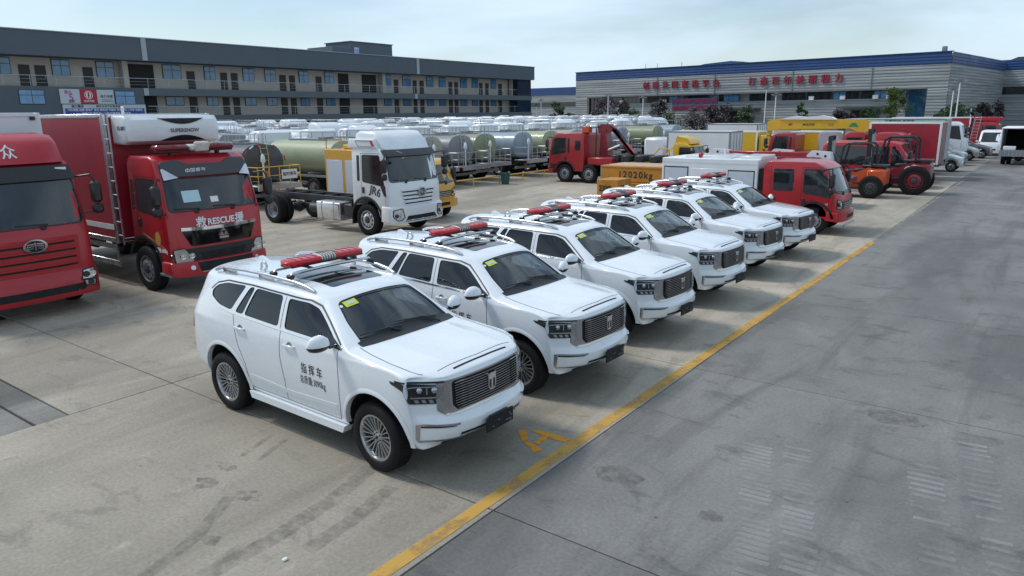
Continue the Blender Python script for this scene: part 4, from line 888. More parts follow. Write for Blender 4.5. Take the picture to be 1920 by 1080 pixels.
# ---------------------------------------------------------------- rescue truck
def truck_b():
    t=thing('rescue_truck','red rescue truck with white refrigeration unit above the cab and red box body','truck',(-14.62,8.88,0))
    c=cabover(t,M_red,L=1.68,hw=1.14,zb=.62,zt=2.95,ws=(1.80,2.48),slope=.28,arch=(-1.19,.66,.52),crown=.10); P=c.P
    vi=P.patch(rpoly([(-1.02,2.44),(-.80,2.52),(.80,2.52),(1.02,2.44),(1.0,2.82),(.62,2.86),(.40,2.76),(-.40,2.76),(-.62,2.86),(-1.0,2.82)],.05),FF,.07,.10,res=.1).build('sun_visor',M_dgrey,t)
    for s in(-1,1): P.patch([(s*.72,2.50),(s*1.02,2.46),(s*1.02,2.68),(s*.98,2.70)],FF,.075,.006,res=.1).build('corner_lamp',M_lampsilver,vi)
    me=text('中国重汽',.12,M_wht,t,(-.285,-.30,2.62),FRONT,bold=.008)
    g=P.patch(rpoly([(-.88,1.38),(.88,1.38),(.72,1.05),(-.72,1.05)],.04),FF,.012,.02,res=.12).build('upper_grille',M_gloss,t)
    P.ribbon([(-.90,1.43),(-.3,1.405),(.3,1.405),(.90,1.43)],FF,.07,.03,h=.03).build('chrome_strip',M_chrome,g)
    tri=MB(); h,_=P.hit((0,.02,1.26),FF[3]); X=h.x+.03
    for s in(0,1,2):
        a=PI/2+s*2*PI/3; cy,cz=.02+.062*math.cos(a),1.27+.062*math.sin(a)
        q=MB(); q.prism([(cy+.062*math.cos(PI/2+k*2*PI/3),cz+.062*math.sin(PI/2+k*2*PI/3)) for k in range(3)],'x',X-.02,X+.01); q.build('emblem',M_chrome,g)
    q=MB(); q.box((X,.02,1.165),(.02,.22,.05)); q.build('emblem_bar',M_chrome,g)
    lg=P.patch(rpoly([(-.84,1.0),(.84,1.0),(.62,.66),(-.62,.66)],.04),FF,.02,.03,res=.12).build('lower_grille',M_black,t)
    P.patch([(-.5,.74),(.5,.74),(.55,.90),(-.55,.90)],FF,.024,.006,res=.12).build('intake',M_matblack,lg)
    bp=shell([(.12,.42),(.13,.52),(.09,.72),(-.02,.74),(-.45,.74),(-.48,.48)],1.17,.05,.14,'bumper'); pb=Proj(bp); b=place(t,'bumper',bp,M_red); cc=Cab(); cc.P=pb; cc.root=t
    pb.patch(rpoly([(-.62,.50),(.62,.50),(.68,.70),(-.68,.70)],.03),FF,.006,.01,res=.15).build('intake',M_matblack,b); pb.ribbon([(-.6,.49),(.6,.49)],FF,.02,.012).build('chrome_strip',M_chrome,b)
    for s in(-1,1):
        headlamp(c,[(s*.66,.70),(s*1.06,.68),(s*1.09,1.0),(s*.86,1.02)],3); pb.patch([(s*.78+.05*math.cos(k*PI/6),.60+.05*math.sin(k*PI/6)) for k in range(12)],FF,.008,.01,res=.1).build('fog_lamp',M_lampsilver,b)
    for s_,sz,y in(('救',.24,-.46),('RESCUE',.19,0),('援',.24,.46)):
        me=text_mesh(s_,sz,.003,.03)
        h,_=P.hit((0,y,1.53),FF[3]); hb,_=P.hit((0,y+(.1 if y>=0 else -.1),1.53),FF[3]); k=(hb.x-h.x)/(.1 if y>=0 else -.1)
        for v in me.vertices: v.co=(h.x+.014+k*v.co.x+v.co.z,y+v.co.x,1.53+v.co.y)
        me.materials.clear(); me.materials.append(M_wht); obj('lettering',me,t)
    q=P.patch(rpoly([(-.72,1.98),(-.34,1.98),(-.34,2.22),(-.72,2.22)],.01),FF,.007,.002,res=.2).build('paper_notice',M_skyblue,t); P.patch([(-.12,1.94),(.06,1.94),(.06,2.06),(-.12,2.06)],FF,.007,.002,res=.2).build('paper_notice',M_wht,t)
    P.patch([(-.60+.11*math.cos(k*PI/8),1.22+.15*math.sin(k*PI/8)) for k in range(16)],FS,.005,.002,res=.2).build('door_badge',M_gold,t)
    P.ribbon([(-1.20,1.30),(-.30,1.02)],FS,.016,.005).build('gold_stripe',M_gold,t)
    h,_=P.hit((-.46,0,.98),FS[3]); text('总质量:16000kg',.12,M_wht,t,(-.50,h.y-.006,.97),SIDE,bold=.015,sx=.6)
    roof_lightbar(t,-.78,3.10,.92)
    q=MB(); q.box((-.63,.10,3.12),(.10,.36,.22),0,.03,rot=(0,.4,0)); q.build('plastic_wrap',M_wrap,t)
    b=cargo_box(t,-8.4,-2.12,1.27,1.0,3.82,M_redbox,M_satin,ribs=0)
    q=MB(); q.box((-5.2,-1.275,1.35),(6.1,.01,.12)); q.build('side_stripe',M_wht,b)
    # refrigeration unit
    ru=shell([(-1.36,3.25),(-1.30,3.42),(-1.34,3.70),(-1.44,3.79),(-2.09,3.80),(-2.09,3.18),(-1.55,3.17)],1.10,.06,.10,'refrigeration_unit'); PR=Proj(ru); ro=place(t,'refrigeration_unit',ru,M_truckwhite,35)
    for z0,z1,zz in((3.62,3.73,3.56),(3.24,3.34,3.39)):
        up=zz<z0; pts=[(-.55+1.1*i/12,(z1 if up else z0)) for i in range(13)]+[(.55-1.1*i/12,(z1-(z1-z0+.02)*math.sin(PI*i/12)) if up else (z0+(z1-z0+.02)*math.sin(PI*i/12))) for i in range(1,12)]
        PR.patch([(y+.12,z) for y,z in pts],FF,.02,.018,res=.05).build('vent',M_matblack,ro)
    text('SUPERSNOW',.115,M_blk,t,(-1.255,.12,3.46),FRONT,bold=.02)
    h,_=PR.hit((-1.75,0,3.5),FS[3]); text('SD-300T',.12,M_blk,t,(-1.66,h.y-.004,3.52),SIDE,sx=.8)
    q=MB(); q.tube([(-1.9,-.9,3.8),(-1.8,-.95,3.98)],.03,6); q.build('hose_stub',M_wht,ro)
    # ladder at the front corner of the box
    ld=MB()
    for x in(-2.02,-1.78): ld.tube([(x,-1.30,1.0),(x-.02,-1.30,3.85)],.02,6)
    lo=ld.build('ladder',M_steel,t)
    for k in range(9): q=MB(); q.tube([(-2.02,-1.30,1.2+k*.3),(-1.78,-1.30,1.2+k*.3)],.015,6); q.build('rung',M_steel,lo)
    for z in(.50,.88):
        q=MB(); q.box((-4.6,-1.22,z),(4.6,.03,.12),0,.01); q.build('side_guard',M_satin,t)
    for x in(-2.35,-4.6,-6.8): q=MB(); q.box((x,-1.20,.69),(.08,.03,.55)); q.build('guard_post',M_satin,t)
    q=MB(); q.box((-.45,-1.02,.44),(.42,.28,.06),0,.01); q.build('step',M_steel,t)
    axle(t,-1.19,.5,hw=1.04); axle(t,-6.2,.5,hw=1.04,dual=True); frame_rails(t,-1.3,-8.3,.86)
# ---------------------------------------------------------------- white chassis cab
def truck_c():
    t=thing('chassis_truck','white high roof cab and bare black chassis with silver fuel tank','truck',(-16.12,16.72,0))
    c=cabover(t,M_truckwhite,L=1.80,hw=1.17,zb=.95,zt=2.80,ws=(1.72,2.54),slope=.24,arch=(-1.18,.66,.52),crown=.10,doorx=(-.40,-1.40)); P=c.P
    dp=shell([(-.30,2.70),(-.52,3.06),(-.80,3.24),(-1.55,3.27),(-1.72,3.18),(-1.78,2.72)],1.06,.12,.10,'roof_deflector',tuck=.1,ztuck=2.75); PD=Proj(dp); place(t,'roof_deflector',dp,M_truckwhite,45)
    for s,fr in((-1,FS),(1,FL)):
        fa=shell([(-.62,2.74),(-.72,3.02),(-1.85,3.02),(-1.95,2.74)],.08,.03,0,'side_fairing'); fo=place(t,'side_fairing',fa,M_truckwhite,40); fo.location=(0,s*1.08,0)
        q=MB(); y=s*1.166; q.add([(-.80,y,2.80),(-.70,y,2.80),(-.78,y,2.98),(-.90,y,2.98)],[(0,1,2,3)]); q.build('red_stripe',mat('red_vinyl',(.5,.02,.03),.4),fo).location=(0,-s*1.08,0)
        q=MB(); q.tube([(-.92,y,2.97),(-1.55,y,2.97),(-1.42,y,2.79),(-.82,y,2.79)],.012,4); q.build('grey_stripe',M_grey,fo).location=(0,-s*1.08,0)
    vi=P.patch(rpoly([(-1.12,2.50),(1.12,2.50),(1.10,2.70),(-1.10,2.70)],.03),FF,.12,.14,res=.12).build('sun_visor',M_dgrey,t)
    g=P.patch(rpoly([(-.66,.98),(.66,.98),(.78,1.48),(-.78,1.48)],.04),FF,.010,.02,res=.12).build('grille',M_truckwhite,t)
    for k,z in enumerate((1.02,1.14,1.26,1.38)):
        hw=.60+.10*k/3; P.patch([(-hw,z),(hw,z),(hw+.01,z+.04),(-hw-.01,z+.04)],FF,.014,.004,res=.15).build('grille_slot',M_matblack,g)
        P.ribbon([(-hw-.04,z+.055),(hw+.04,z+.055)],FF,.02,.045,h=.04).build('grille_slat',M_truckwhite,g)
    h,_=P.hit((0,.12,1.36),FF[3]); oval_emblem(t,h.x+.05,.10,1.36,.36,.28,M_satin)
    bp=shell([(.10,.44),(.13,.52),(.10,.92),(.0,.98),(-.40,.98),(-.45,.48)],1.2,.06,.12,'bumper'); pb=Proj(bp); b=place(t,'bumper',bp,M_truckwhite); cc=Cab(); cc.P=pb; cc.root=t
    pb.patch(rpoly([(-.72,.49),(.72,.49),(.60,.66),(-.60,.66)],.03),FF,.006,.01,res=.15).build('intake',M_matblack,b)
    for s in(-1,1): headlamp(cc,[(s*.74,.62),(s*.80,.90),(s*1.10,.86),(s*1.12,.66),(s*1.0,.54),(s*.86,.54)],2)
    h,_=P.hit((-.8,0,1.4),FS[3])
    for n_,k in(('JR6',0),): o=text('JR6',.36,M_dgrey,t,(-.74,h.y-.008,1.42),(PI/2,0,0),bold=.02); o.rotation_euler=(PI/2,.26,0)
    P.patch([(-.30,1.62),(-.52,1.62),(-.36,1.30),(-.25,1.28)],FS,.005,.003,res=.15).build('black_swoosh',M_blk,t)
    mir=MB(); mir.tube([(-.1,-.8,2.66),(.18,-.85,2.6),(.26,-.82,2.5)],.016,6); mir.lathe([(0,-.03),(.10,-.02),(.12,0),(.10,.02),(0,.03)],14,0,'z',(.26,-.80,2.46)); mir.build('front_mirror',M_dgrey,t)
    axle(t,-1.18,.5,hw=1.04,rimmat=M_alu); axle(t,-6.12,.5,hw=1.04,dual=True,rimmat=M_rimgrey); frame_rails(t,-1.4,-7.3,.93,cross=7)
    tk=shell([(-2.55,.36),(-3.75,.36),(-3.75,.94),(-2.55,.94)],.30,.08,0,'fuel_tank',planes=(.9,)); tk.transform(Matrix.Translation((0,-.82,0))); fo=place(t,'fuel_tank',tk,M_alu,50)
    for x in(-2.85,-3.45): q=MB(); q.box((x,-.82,.65),(.06,.63,.61),0,.08); q.build('tank_strap',M_steel,fo)
    q=MB(); q.box((-2.15,-.82,.72),(.5,.5,.40),0,.03); q.build('battery_box',M_chassis,t)
    q=MB(); q.cyl((-4.6,-.6,.62),(-4.0,-.6,.62),.16,14); q.build('air_tank',M_chassis,t); q=MB(); q.cyl((-1.6,0,.75),(-6,0,.6),.055,8); q.build('drive_shaft',M_chassis,t)
    for s in(-1,1): q=MB(); q.box((-1.86,s*1.03,.72),(.03,.30,.78)); q.build('mud_flap',M_matblack,t)
    for s in(-1,1):
        q=MB(); q.tube([(-5.5,s*.62,.78),(-6.1,s*.62,.70),(-6.8,s*.62,.78)],.05,6); q.build('leaf_spring',M_chassis,t)
# ---------------------------------------------------------------- small cab helper for light trucks
def light_cab(root,material,L=1.5,hw=.95,zt=2.15,double=None,wr=.4,ax=-.72,zb=.50,face='plain',ws=None):
    ws=ws or (1.30,zt-.22); c=cabover(root,material,L=L,hw=hw,zb=zb,zt=zt,ws=ws,slope=.42,arch=(ax,wr+.12,wr),doorx=(-.36,-1.22),bev=.08,crown=.10,double=double,rearwin=False,mout=.07); P=c.P
    for s in(-1,1): headlamp(c,[(s*.60,.80),(s*.88,.82),(s*.89,1.10),(s*.66,1.04)],2)
    g=P.patch(rpoly([(-.54,.80),(.54,.80),(.60,1.02),(-.60,1.02)],.04),FF,.008,.02,res=.15).build('grille',M_dgrey,root)
    for z in(.84,.90,.96): P.ribbon([(-.52,z),(.52,z)],FF,.018,.03,h=.03).build('grille_slat',M_satin,g)
    bp=shell([(.10,.42),(.11,.70),(-.3,.74),(-.35,.45)],hw+.02,.04,.10,'bumper'); pb=Proj(bp); b=place(root,'bumper',bp,material)
    pb.patch([(-.4,.50),(.4,.50),(.4,.62),(-.4,.62)],FF,.005,.01,res=.2).build('intake',M_matblack,b)
    return c
# ---------------------------------------------------------------- yellow equipment truck behind the white one
def truck_d():
    t=thing('equipment_truck','yellow light truck with grey roller shutters and roof rail behind the white cab','truck',(-17.75,19.55,0))
    light_cab(t,M_yel,L=1.6,hw=1.0,zt=2.14)
    b=MB(); b.box((-3.45,0,1.60),(3.3,2.06,1.74),0,.03); bo=b.build('body',M_yel,t)
    for s in(-1,1):
        for k in range(3):
            x=-4.52+k*1.06; q=MB(); q.box((x,s*1.03,1.42),(.90,.02,1.30),0,.005); so=q.build('roller_shutter',M_shutter,bo)
            for j in range(12): q=MB(); q.box((x,s*1.042,.84+j*.105),(.88,.006,.012)); q.build('slat_edge',M_shutter,so)
            q=MB(); q.box((x,s*1.045,.80),(.4,.02,.04)); q.build('handle',M_black,so)
    for s in(-1,1):
        rl=MB(); rl.tube([(-5.0,s*.98,2.47),(-5.0,s*.98,2.72),(-4.9,s*.98,2.80),(-1.95,s*.98,2.80),(-1.88,s*.98,2.72),(-1.88,s*.98,2.47)],.02,6); ro=rl.build('roof_rail',M_yel,t)
        for x in(-4.2,-3.4,-2.6): q=MB(); q.tube([(x,s*.98,2.47),(x,s*.98,2.80)],.015,6); q.build('rail_post',M_yel,ro)
    q=MB(); q.box((-3.4,0,2.55),(2.2,1.2,.16),0,.03); q.build('roof_locker',M_cranyel,t)
    axle(t,-.72,.4,.22,hw=.84,rimr=.23); axle(t,-3.9,.4,.22,hw=.86,dual=True,rimr=.23); frame_rails(t,-.8,-5.0,.66)
# ---------------------------------------------------------------- double cab fire truck
def truck_e():
    t=thing('fire_truck','red double cab fire truck with white roller shutter body beside the farthest command car','truck',(-5.0,24.30,0))
    c=light_cab(t,M_red,L=2.38,hw=.97,zt=2.20,double=-2.2,wr=.42,ax=-.78,zb=.55,ws=(1.28,2.0))
    P=c.P; P.ribbon([(-.9,1.5),(-.9,1.51)],FS,.002).build('trim',M_black,t)
    b=MB(); b.box((-4.22,0,1.46),(3.30,1.94,1.52),0,.02); bo=b.build('body',M_white2,t)
    for s in(-1,1):
        for x,w_,z in((-5.35,.82,1.36),(-3.1,.82,1.30)):
            q=MB(); q.box((x,s*.972,z),(w_+.06,.012,1.16)); fo=q.build('shutter_frame',M_black,bo)
            q=MB(); q.box((x,s*.982,z-.01),(w_,.014,1.10)); so=q.build('roller_shutter',M_shutter,fo)
        q=MB(); q.box((-4.22,s*.97,1.52),(1.15,.02,.75),0,.008); q.build('side_panel',M_truckwhite,bo)
        q=MB(); q.box((-4.22,s*.972,2.14),(3.28,.01,.13)); q.build('top_moulding',M_truckwhite,bo)
    text('消防',.10,M_dgrey,t,(-4.5,-.984,1.42),SIDE)
    q=MB(); q.box((-2.47,0,1.35),(.16,1.8,1.2),0,.01); q.build('pump_gap',M_matblack,t)
    for x,y,d in((-4.4,0,(1.6,1.2,.10)),(-2.9,0,(.7,1.4,.14))): q=MB(); q.box((x,y,2.26),d,0,.02); q.build('roof_locker',M_truckwhite,bo)
    q=MB(); q.box((-4.65,-.55,2.30),(.14,.14,.16),0,.02); q.build('red_valve',M_red,bo)
    q=MB(); q.tube([(-3.9,-.3,2.25),(-3.95,-.3,2.55)],.02,6); q.build('whip_aerial',M_wht,bo)
    h,_=P.hit((-.42,0,.86),FS[3]); text('+2',.09,M_wht,t,(-.42,h.y-.006,.95),SIDE); text('2800',.07,M_gold,t,(-.42,h.y-.006,.86),SIDE)
    q=MB(); q.tube([(.05,-.6,.30),(.12,-.4,.34),(.12,.4,.34),(.05,.6,.30)],.03,6); q.build('spray_bar',M_steel,t)
    axle(t,-.78,.42,.22,hw=.84,rimr=.24); axle(t,-4.25,.42,.22,hw=.86,dual=True,rimr=.24); frame_rails(t,-.8,-5.8,.62)
# ---------------------------------------------------------------- folding crane truck facing away
def truck_f():
    t=thing('crane_truck','red crane truck with folded knuckle boom and two steering axles, facing the tankers','truck',(-22.72,35.1,0),PI)
    c=cabover(t,M_redcrane,L=2.3,hw=1.18,zb=.70,zt=2.66,ws=(1.60,2.40),slope=.20,arch=(-1.1,.62,.5),doorx=(-.30,-1.25),crown=.05); P=c.P
    bp=shell([(.06,.5),(.06,.85),(-.3,.85),(-.3,.5)],1.18,.04,.05,'bumper'); place(t,'bumper',bp,M_redcrane)
    for s in(-1,1): headlamp(c,[(s*.75,.9),(s*1.05,.9),(s*1.05,1.1),(s*.75,1.1)],2)
    q=MB(); q.box((-2.15,.55,2.83),(.42,.42,.34),0,.03); q.build('oil_tank',M_orange,t)
    q=MB(); q.prism([(-2.75,1.15),(-3.35,1.15),(-3.15,2.9),(-2.85,2.9)],'y',-.28,.28); q.build('crane_column',M_dkred,t)
    q=MB(); q.box((-3.2,0,1.18),(1.5,2.1,.42),0,.05); q.build('crane_base',M_redcrane,t)
    q=MB(); q.prism([(-2.70,2.62),(-2.62,2.95),(-2.85,3.12),(-3.3,3.10),(-3.55,2.85),(-3.4,2.70)],'y',-.24,.24); q.build('crane_knuckle',M_dkred,t)
    for k,(o_,w_,mm) in enumerate(((0,.17,M_redcrane),(.22,.13,M_matblack),(.40,.10,M_chassis))):
        q=MB(); L0=Vector((-3.35-o_*.75,0,2.98-o_*.55)); L1=Vector((-4.75-o_*.55,0,1.55-o_*.55)); d=(L1-L0).normalized(); n_=Vector((-d.z,0,d.x))*w_*.5
        q.prism([(L0+n_).xz[:],(L1+n_).xz[:],(L1-n_).xz[:],(L0-n_).xz[:]],'y',-.16,.16); q.build('boom_section',mm,t)
    q=MB(); q.cyl((-3.2,.2,1.7),(-4.0,.2,2.0),.08,10); q.build('lift_cylinder',M_steel,t)
    for k in range(7):
        q=MB(); a=.03*k-.1; q.tube([(-2.9,a,2.0+.1*k),(-3.2,a+.12,2.9+.04*k),(-3.6-.05*k,a+.1,2.7),(-4.3,a,1.9-.05*k),(-4.8,a,1.5)],.022,5); q.build('hydraulic_hose',M_matblack,t)
    q=MB(); q.tube([(-2.6,.35,1.4),(-2.62,.35,2.9),(-2.75,.3,3.1)],.03,6); q.build('rear_guard',M_chassis,t)
    for s_,fr in((-1,FS),(1,FL)): P.patch(rpoly([(-1.75,1.75),(-2.1,1.75),(-2.1,2.25),(-1.75,2.25)],.04),fr,.004,.008,res=.2).build('sleeper_window',M_cabglass,t); P.ribbon([(-.2,1.18),(-2.2,1.18)],fr,.05,.01,h=.01).build('side_moulding',M_redcrane,t); P.patch([(-.2,.75),(-.55,.75),(-.55,1.0),(-.2,1.0)],fr,.006,.01,res=.2).build('step_well',M_matblack,t)
    for x in(-3.9,-4.6,-5.3,-6.2): q=MB(); q.box((x,.1*math.sin(x*5),1.35),(.5,1.4,.35),0,.05); q.build('boom_rest',M_chassis,t)
    for s in(-1,1): q=MB(); q.box((-3.5,s*1.0,.62),(.28,.30,.75),0,.02); q.build('outrigger',M_grey,t)
    for x in(-1.1,-2.62): axle(t,x,.5,hw=1.03)
    for x in(-6.6,-7.9): axle(t,x,.5,hw=1.03,dual=True)
    for s in(-1,1): q=MB(); q.box((-1.86,s*1.02,1.02),(.5,.3,.10),0,.03); q.build('mudguard',M_black,t)
    frame_rails(t,-.6,-8.6,.95)
# ---------------------------------------------------------------- test weights
def weights():
    w=thing('test_weight','large orange test weight marked 12020kg with pale worn top','weight',(-15.35,31.0,.62))
    def block(o,L_,W_,H_,text_,sz):
        q=MB(); q.box((0,0,H_/2),(L_,W_,H_),0,.02); b=q.build('block',M_weight,o)
        q=MB(); q.box((0,0,H_+.006),(L_-.14,W_-.14,.014)); q.build('worn_top',M_rust,o)
        for s in(-1,1):
            q=MB(); q.box((0,s*(W_/2),H_-.05),(L_+.03,.04,.07),0,.008); q.build('rim',M_weight,o)
            q=MB(); q.tube([(s*(L_/2-.25),-W_/2+.2,H_),(s*(L_/2-.25),-W_/2+.2,H_+.09),(s*(L_/2-.12),-W_/2+.2,H_+.09),(s*(L_/2-.12),-W_/2+.2,H_)],.018,6); q.build('lifting_eye',M_chassis,o)
        if text_: text(text_,sz,M_blk,o,(.1,-W_/2-.006,H_*.45),SIDE,bold=.015,spacing=1.25)
    block(w,3.3,2.2,.72,'12020kg',.42)
    w2=thing('test_weight','lower orange test weight underneath the one marked 12020kg','weight',(-15.25,31.0,0)); block(w2,3.4,2.2,.60,'',.3)
    w3=thing('test_weight','small yellow test weight marked 2300kg standing before the large one','weight',(-15.05,27.6,0))
    q=MB(); q.box((0,0,.49),(.98,1.25,.98),0,.02); q.build('block',M_weight,w3)
    text('2300kg',.33,M_blk,w3,(0,-.632,.60),SIDE,bold=.03,sx=.8); text('2300kg',.33,M_blk,w3,(.497,0,.60),FRONT,bold=.03,sx=.9)
# ================================================================ tankers
TANKM={}
def tankmat(n,c): 
    TANKM[n]=mat('tank_'+n,c,.45,coat=.2,var=.10,scale=1.6,dirt=.12); return TANKM[n]
tankmat('charcoal',(.045,.05,.052)); tankmat('pale_green',(.33,.36,.22)); tankmat('grey',(.20,.21,.22)); tankmat('olive_green',(.24,.26,.15)); tankmat('blue_grey',(.26,.32,.37)); tankmat('beige',(.33,.31,.26)); tankmat('white',(.66,.68,.70)); tankmat('violet_grey',(.27,.27,.34))
def tank_mesh(a=1.02,b=.76,L_=4.5,zc=1.86,key='tank'):
    mb=MB(); n=28; e=.80; vs=[]
    def ring(x,k):
        for i in range(n):
            t=2*PI*i/n; c,s=math.cos(t),math.sin(t); vs.append((x,a*k*abs(c)**e*(1 if c>0 else -1),zc+b*k*abs(s)**e*(1 if s>0 else -1)))
    ST=[(0.10,.0),(.09,.45),(.05,.8),(0,.95),(-.04,1)]; ST=ST+[(-L_+.04,1),(-L_,.95),(-L_-.05,.8),(-L_-.09,.45),(-L_-.1,0)]
    for x,k in ST: ring(x,max(k,.001))
    for j in range(len(ST)-1): mb.add([],[]) 
    mb.v=vs; mb.f=[(j*n+i,j*n+(i+1)%n,(j+1)*n+(i+1)%n,(j+1)*n+i) for j in range(len(ST)-1) for i in range(n)]; mb.m=[0]*len(mb.f)
    return mb.mesh(key,TANKM['white'],30)
TK={}
def make_tanker(full=True):
    """local x=0 is the rear of the tank, the cab is at -x"""
    t=thing('tanker_truck','x','truck')
    tk=obj('tank',tank_mesh(),t)
    q=MB(); q.box((-2.2,0,2.64),(3.2,.55,.05),0,.01); q.box((-1.4,0,2.70),(.55,.5,.14),0,.02); q.build('walkway',M_grey,tk)
    for s in(-1,1):
        q=MB(); q.tube([(-.35,s*.34,2.60),(-.35,s*.34,2.98),(-3.6,s*.34,2.98),(-3.6,s*.34,2.60)],.016,5)
        for x in(-1.2,-2.0,-2.8): q.tube([(x,s*.34,2.6),(x,s*.34,2.98)],.012,4)
        q.build('handrail',M_steel,tk)
        q=MB(); q.tube([(.06,s*.18,2.5),(.04,s*.18,3.0),(-.06,s*.18,3.06),(-.2,s*.18,3.0),(-.2,s*.18,2.6)],.017,5); q.build('ladder_hoop',M_steel,tk)
    if full:
        q=MB()
        for y in(-.16,.16): q.tube([(.13,y,1.15),(.14,y,2.2),(.06,y,2.55)],.017,5)
        lo=q.build('ladder',M_steel,t)
        for k in range(6): q=MB(); q.tube([(.13,-.16,1.25+k*.24),(.13,.16,1.25+k*.24)],.013,5); q.build('rung',M_steel,lo)
        q=MB(); q.box((.55,0,1.0),(.95,2.1,.06),0,.01); q.box((1.0,0,.93),(.06,2.1,.20)); po=q.build('work_platform',M_steel,t)
        q=MB()
        for y in(-1.02,-.5,0,.5,1.02): q.tube([(1.0,y,1.0),(1.0,y,1.75)],.018,5)
        q.tube([(.1,-1.02,1.75),(1.0,-1.02,1.75),(1.0,1.02,1.75),(.1,1.02,1.75)],.020,5); q.tube([(.1,-1.02,1.4),(1.0,-1.02,1.4),(1.0,1.02,1.4),(.1,1.02,1.4)],.014,5); q.build('railing',M_steel,t)
        q=MB(); q.cyl((.75,-.55,1.0),(.75,-.55,1.9),.03,8); q.lathe([(.03,0),(.10,.12),(.07,.34),(0,.42)],10,0,'z',(.75,-.55,1.86)); q.build('spray_gun',M_truckwhite,t)
        for s in(-1,1): q=MB(); q.box((.92,s*.8,.90),(.10,.36,.14),0,.01); q.build('tail_lamp',M_redlens,t)
    for s in(-1,1):
        q=MB(); q.box((-2.2,s*.98,1.05),(3.9,.10,.10)); q.build('side_rail',M_grey,t)
    cb=shell([(-5.0,.70),(-5.0,2.55),(-5.12,2.66),(-6.2,2.62),(-6.45,2.45),(-6.62,1.60),(-6.68,.60),(-6.3,.60)]+arc(-5.55,.5,.60,170,20,6)[::1][0:0],1.05,.09,.05,'cab_body'); co=place(t,'cab_body',cb,M_truckwhite); P=Proj(cb)
    FB=((0,0,0),(0,1,0),(0,0,1),(1,0,0))
    P.patch(rpoly([(-.95,1.55),(.95,1.55),(.90,2.35),(-.90,2.35)],.08),FB,.004,.01,res=.2).build('windscreen',M_cabglass,t)
    for fr in(FS,FL): P.patch(rpoly([(-6.36,1.62),(-5.60,1.62),(-5.60,2.28),(-6.24,2.28)],.05),fr,.004,.008,res=.2).build('side_window',M_cabglass,t); P.patch(rpoly([(-5.50,1.66),(-5.25,1.66),(-5.25,2.28),(-5.50,2.28)],.04),fr,.004,.008,res=.2).build('quarter_window',M_cabglass,t)
    dm=shell([(-5.04,2.55),(-5.06,2.92),(-5.25,3.04),(-5.75,3.02),(-6.2,2.80),(-6.35,2.56)],1.0,.14,0,'roof_deflector',tuck=.15,ztuck=2.6); place(t,'roof_deflector',dm,M_truckwhite,50)
    axle(t,-5.6,.48,.26,hw=.94); axle(t,-1.2,.48,.26,hw=.94,dual=True); frame_rails(t,-6.4,.3,.85,cross=3)
    if full:
        for s in(-1,1): q=MB(); q.box((-3.2,s*.92,.72),(1.2,.25,.42),0,.03); q.build('tool_box',M_chassis,t)
        q=MB(); q.box((.1,0,.55),(.10,2.0,.14)); q.build('under_run_bar',M_grey,t)
    return t
def recolour(root,m):
    for o in root.children:
        if o.name.split('.')[0]=='tank': o.material_slots[0].link='OBJECT'; o.material_slots[0].material=m
def tankers():
    a=make_tanker(True); first=True
    R1=[(18.1,'charcoal','dark charcoal tanker with yellow ladder behind the rescue truck'),(22.3,'pale_green','pale green tanker with white cab left of the yellow equipment truck'),(25.5,'beige','beige tanker hidden mostly behind the white high roof cab'),(27.75,'beige','narrow slice of beige tanker just right of the white cab'),(30.15,'grey','grey tanker with green and white sleeve on its spray gun'),(32.85,'olive_green','olive green tanker between a grey and a pale blue tanker'),(36.3,'blue_grey','pale blue tanker with large round rear end left of the red crane truck'),(39.4,'pale_green','pale green tanker directly behind the cab of the red crane truck'),(42.6,'beige','beige tanker behind the boom of the red crane truck'),(46.0,'blue_grey','blue tanker just behind the folded boom tip of the red crane truck'),(49.2,'violet_grey','violet grey tanker right of the red crane truck'),(54.7,'olive_green','olive green tanker above the orange test weights'),(58.6,'blue_grey','blue tanker farthest right in the front rank of tankers')]
    for y,cname,lab in R1:
        o=a if first else copytree(a); first=False
        o.location=(-26.0+rnd.uniform(-.25,.25),y,0); o.rotation_euler=(0,0,R(rnd.uniform(-1.2,1.2))); recolour(o,TANKM[cname]); tag(o,lab,'tanker','tankers in the front rank')
        if cname=='charcoal': dark=o
    for o in(dark,):
        if True:
            q=MB()
            for k in range(8): t=PI*(k+.5)/8; q.box((.08,1.02*math.cos(t),1.86+.77*math.sin(t)),(.02,.22,.05),k%2,rot=(t+PI/2,0,0))
            q.build('reflective_tape',[M_red,M_wht],o)
            q=MB(); q.box((1.05,.45,1.42),(.02,.75,.38),0,.004); sg=q.build('sign_board',M_wht,o); text('临时停车',.17,M_blk,sg,(1.062,.45,1.42),FRONT,bold=.02)
            for ch in o.children:
                if ch.name.split('.')[0] in('ladder','railing'): ch.data=ch.data.copy(); ch.data.materials[0]=M_cranyel
            q=MB(); q.tube([(1.05,-.62,.95),(1.08,-.62,1.5),(1.0,-.62,1.6)],.035,6); q.build('hydrant_pipe',M_orange,o)
    b=make_tanker(False); first=True
    for rx,y0,y1,n in((-38.5,18,84,20),(-50,24,112,24),(-61,31,112,22),(-71,38,112,19)):
        for k in range(n):
            y=y0+(y1-y0)*k/n+rnd.uniform(-.2,.2)
            o=b if first else copytree(b); first=False
            o.location=(rx+rnd.uniform(-.5,.5),y,0); o.scale=(1,1,rnd.uniform(.98,1.10)); o.rotation_euler=(0,0,0 if rnd.random()<.7 else PI)
            if o.rotation_euler.z: o.location.x-=5.5
            cn=rnd.choice(['white','white','white','blue_grey','grey']); recolour(o,TANKM[cn]); tag(o,cn.replace('_',' ')+' tanker with white cab in the '+{-38.5:'second rank, behind the coloured tankers',-50:'third rank of the packed yard',-61:'fourth rank of the packed yard',-71:'last rank, close to the office block'}[rx],'tanker','tankers in the rear ranks')
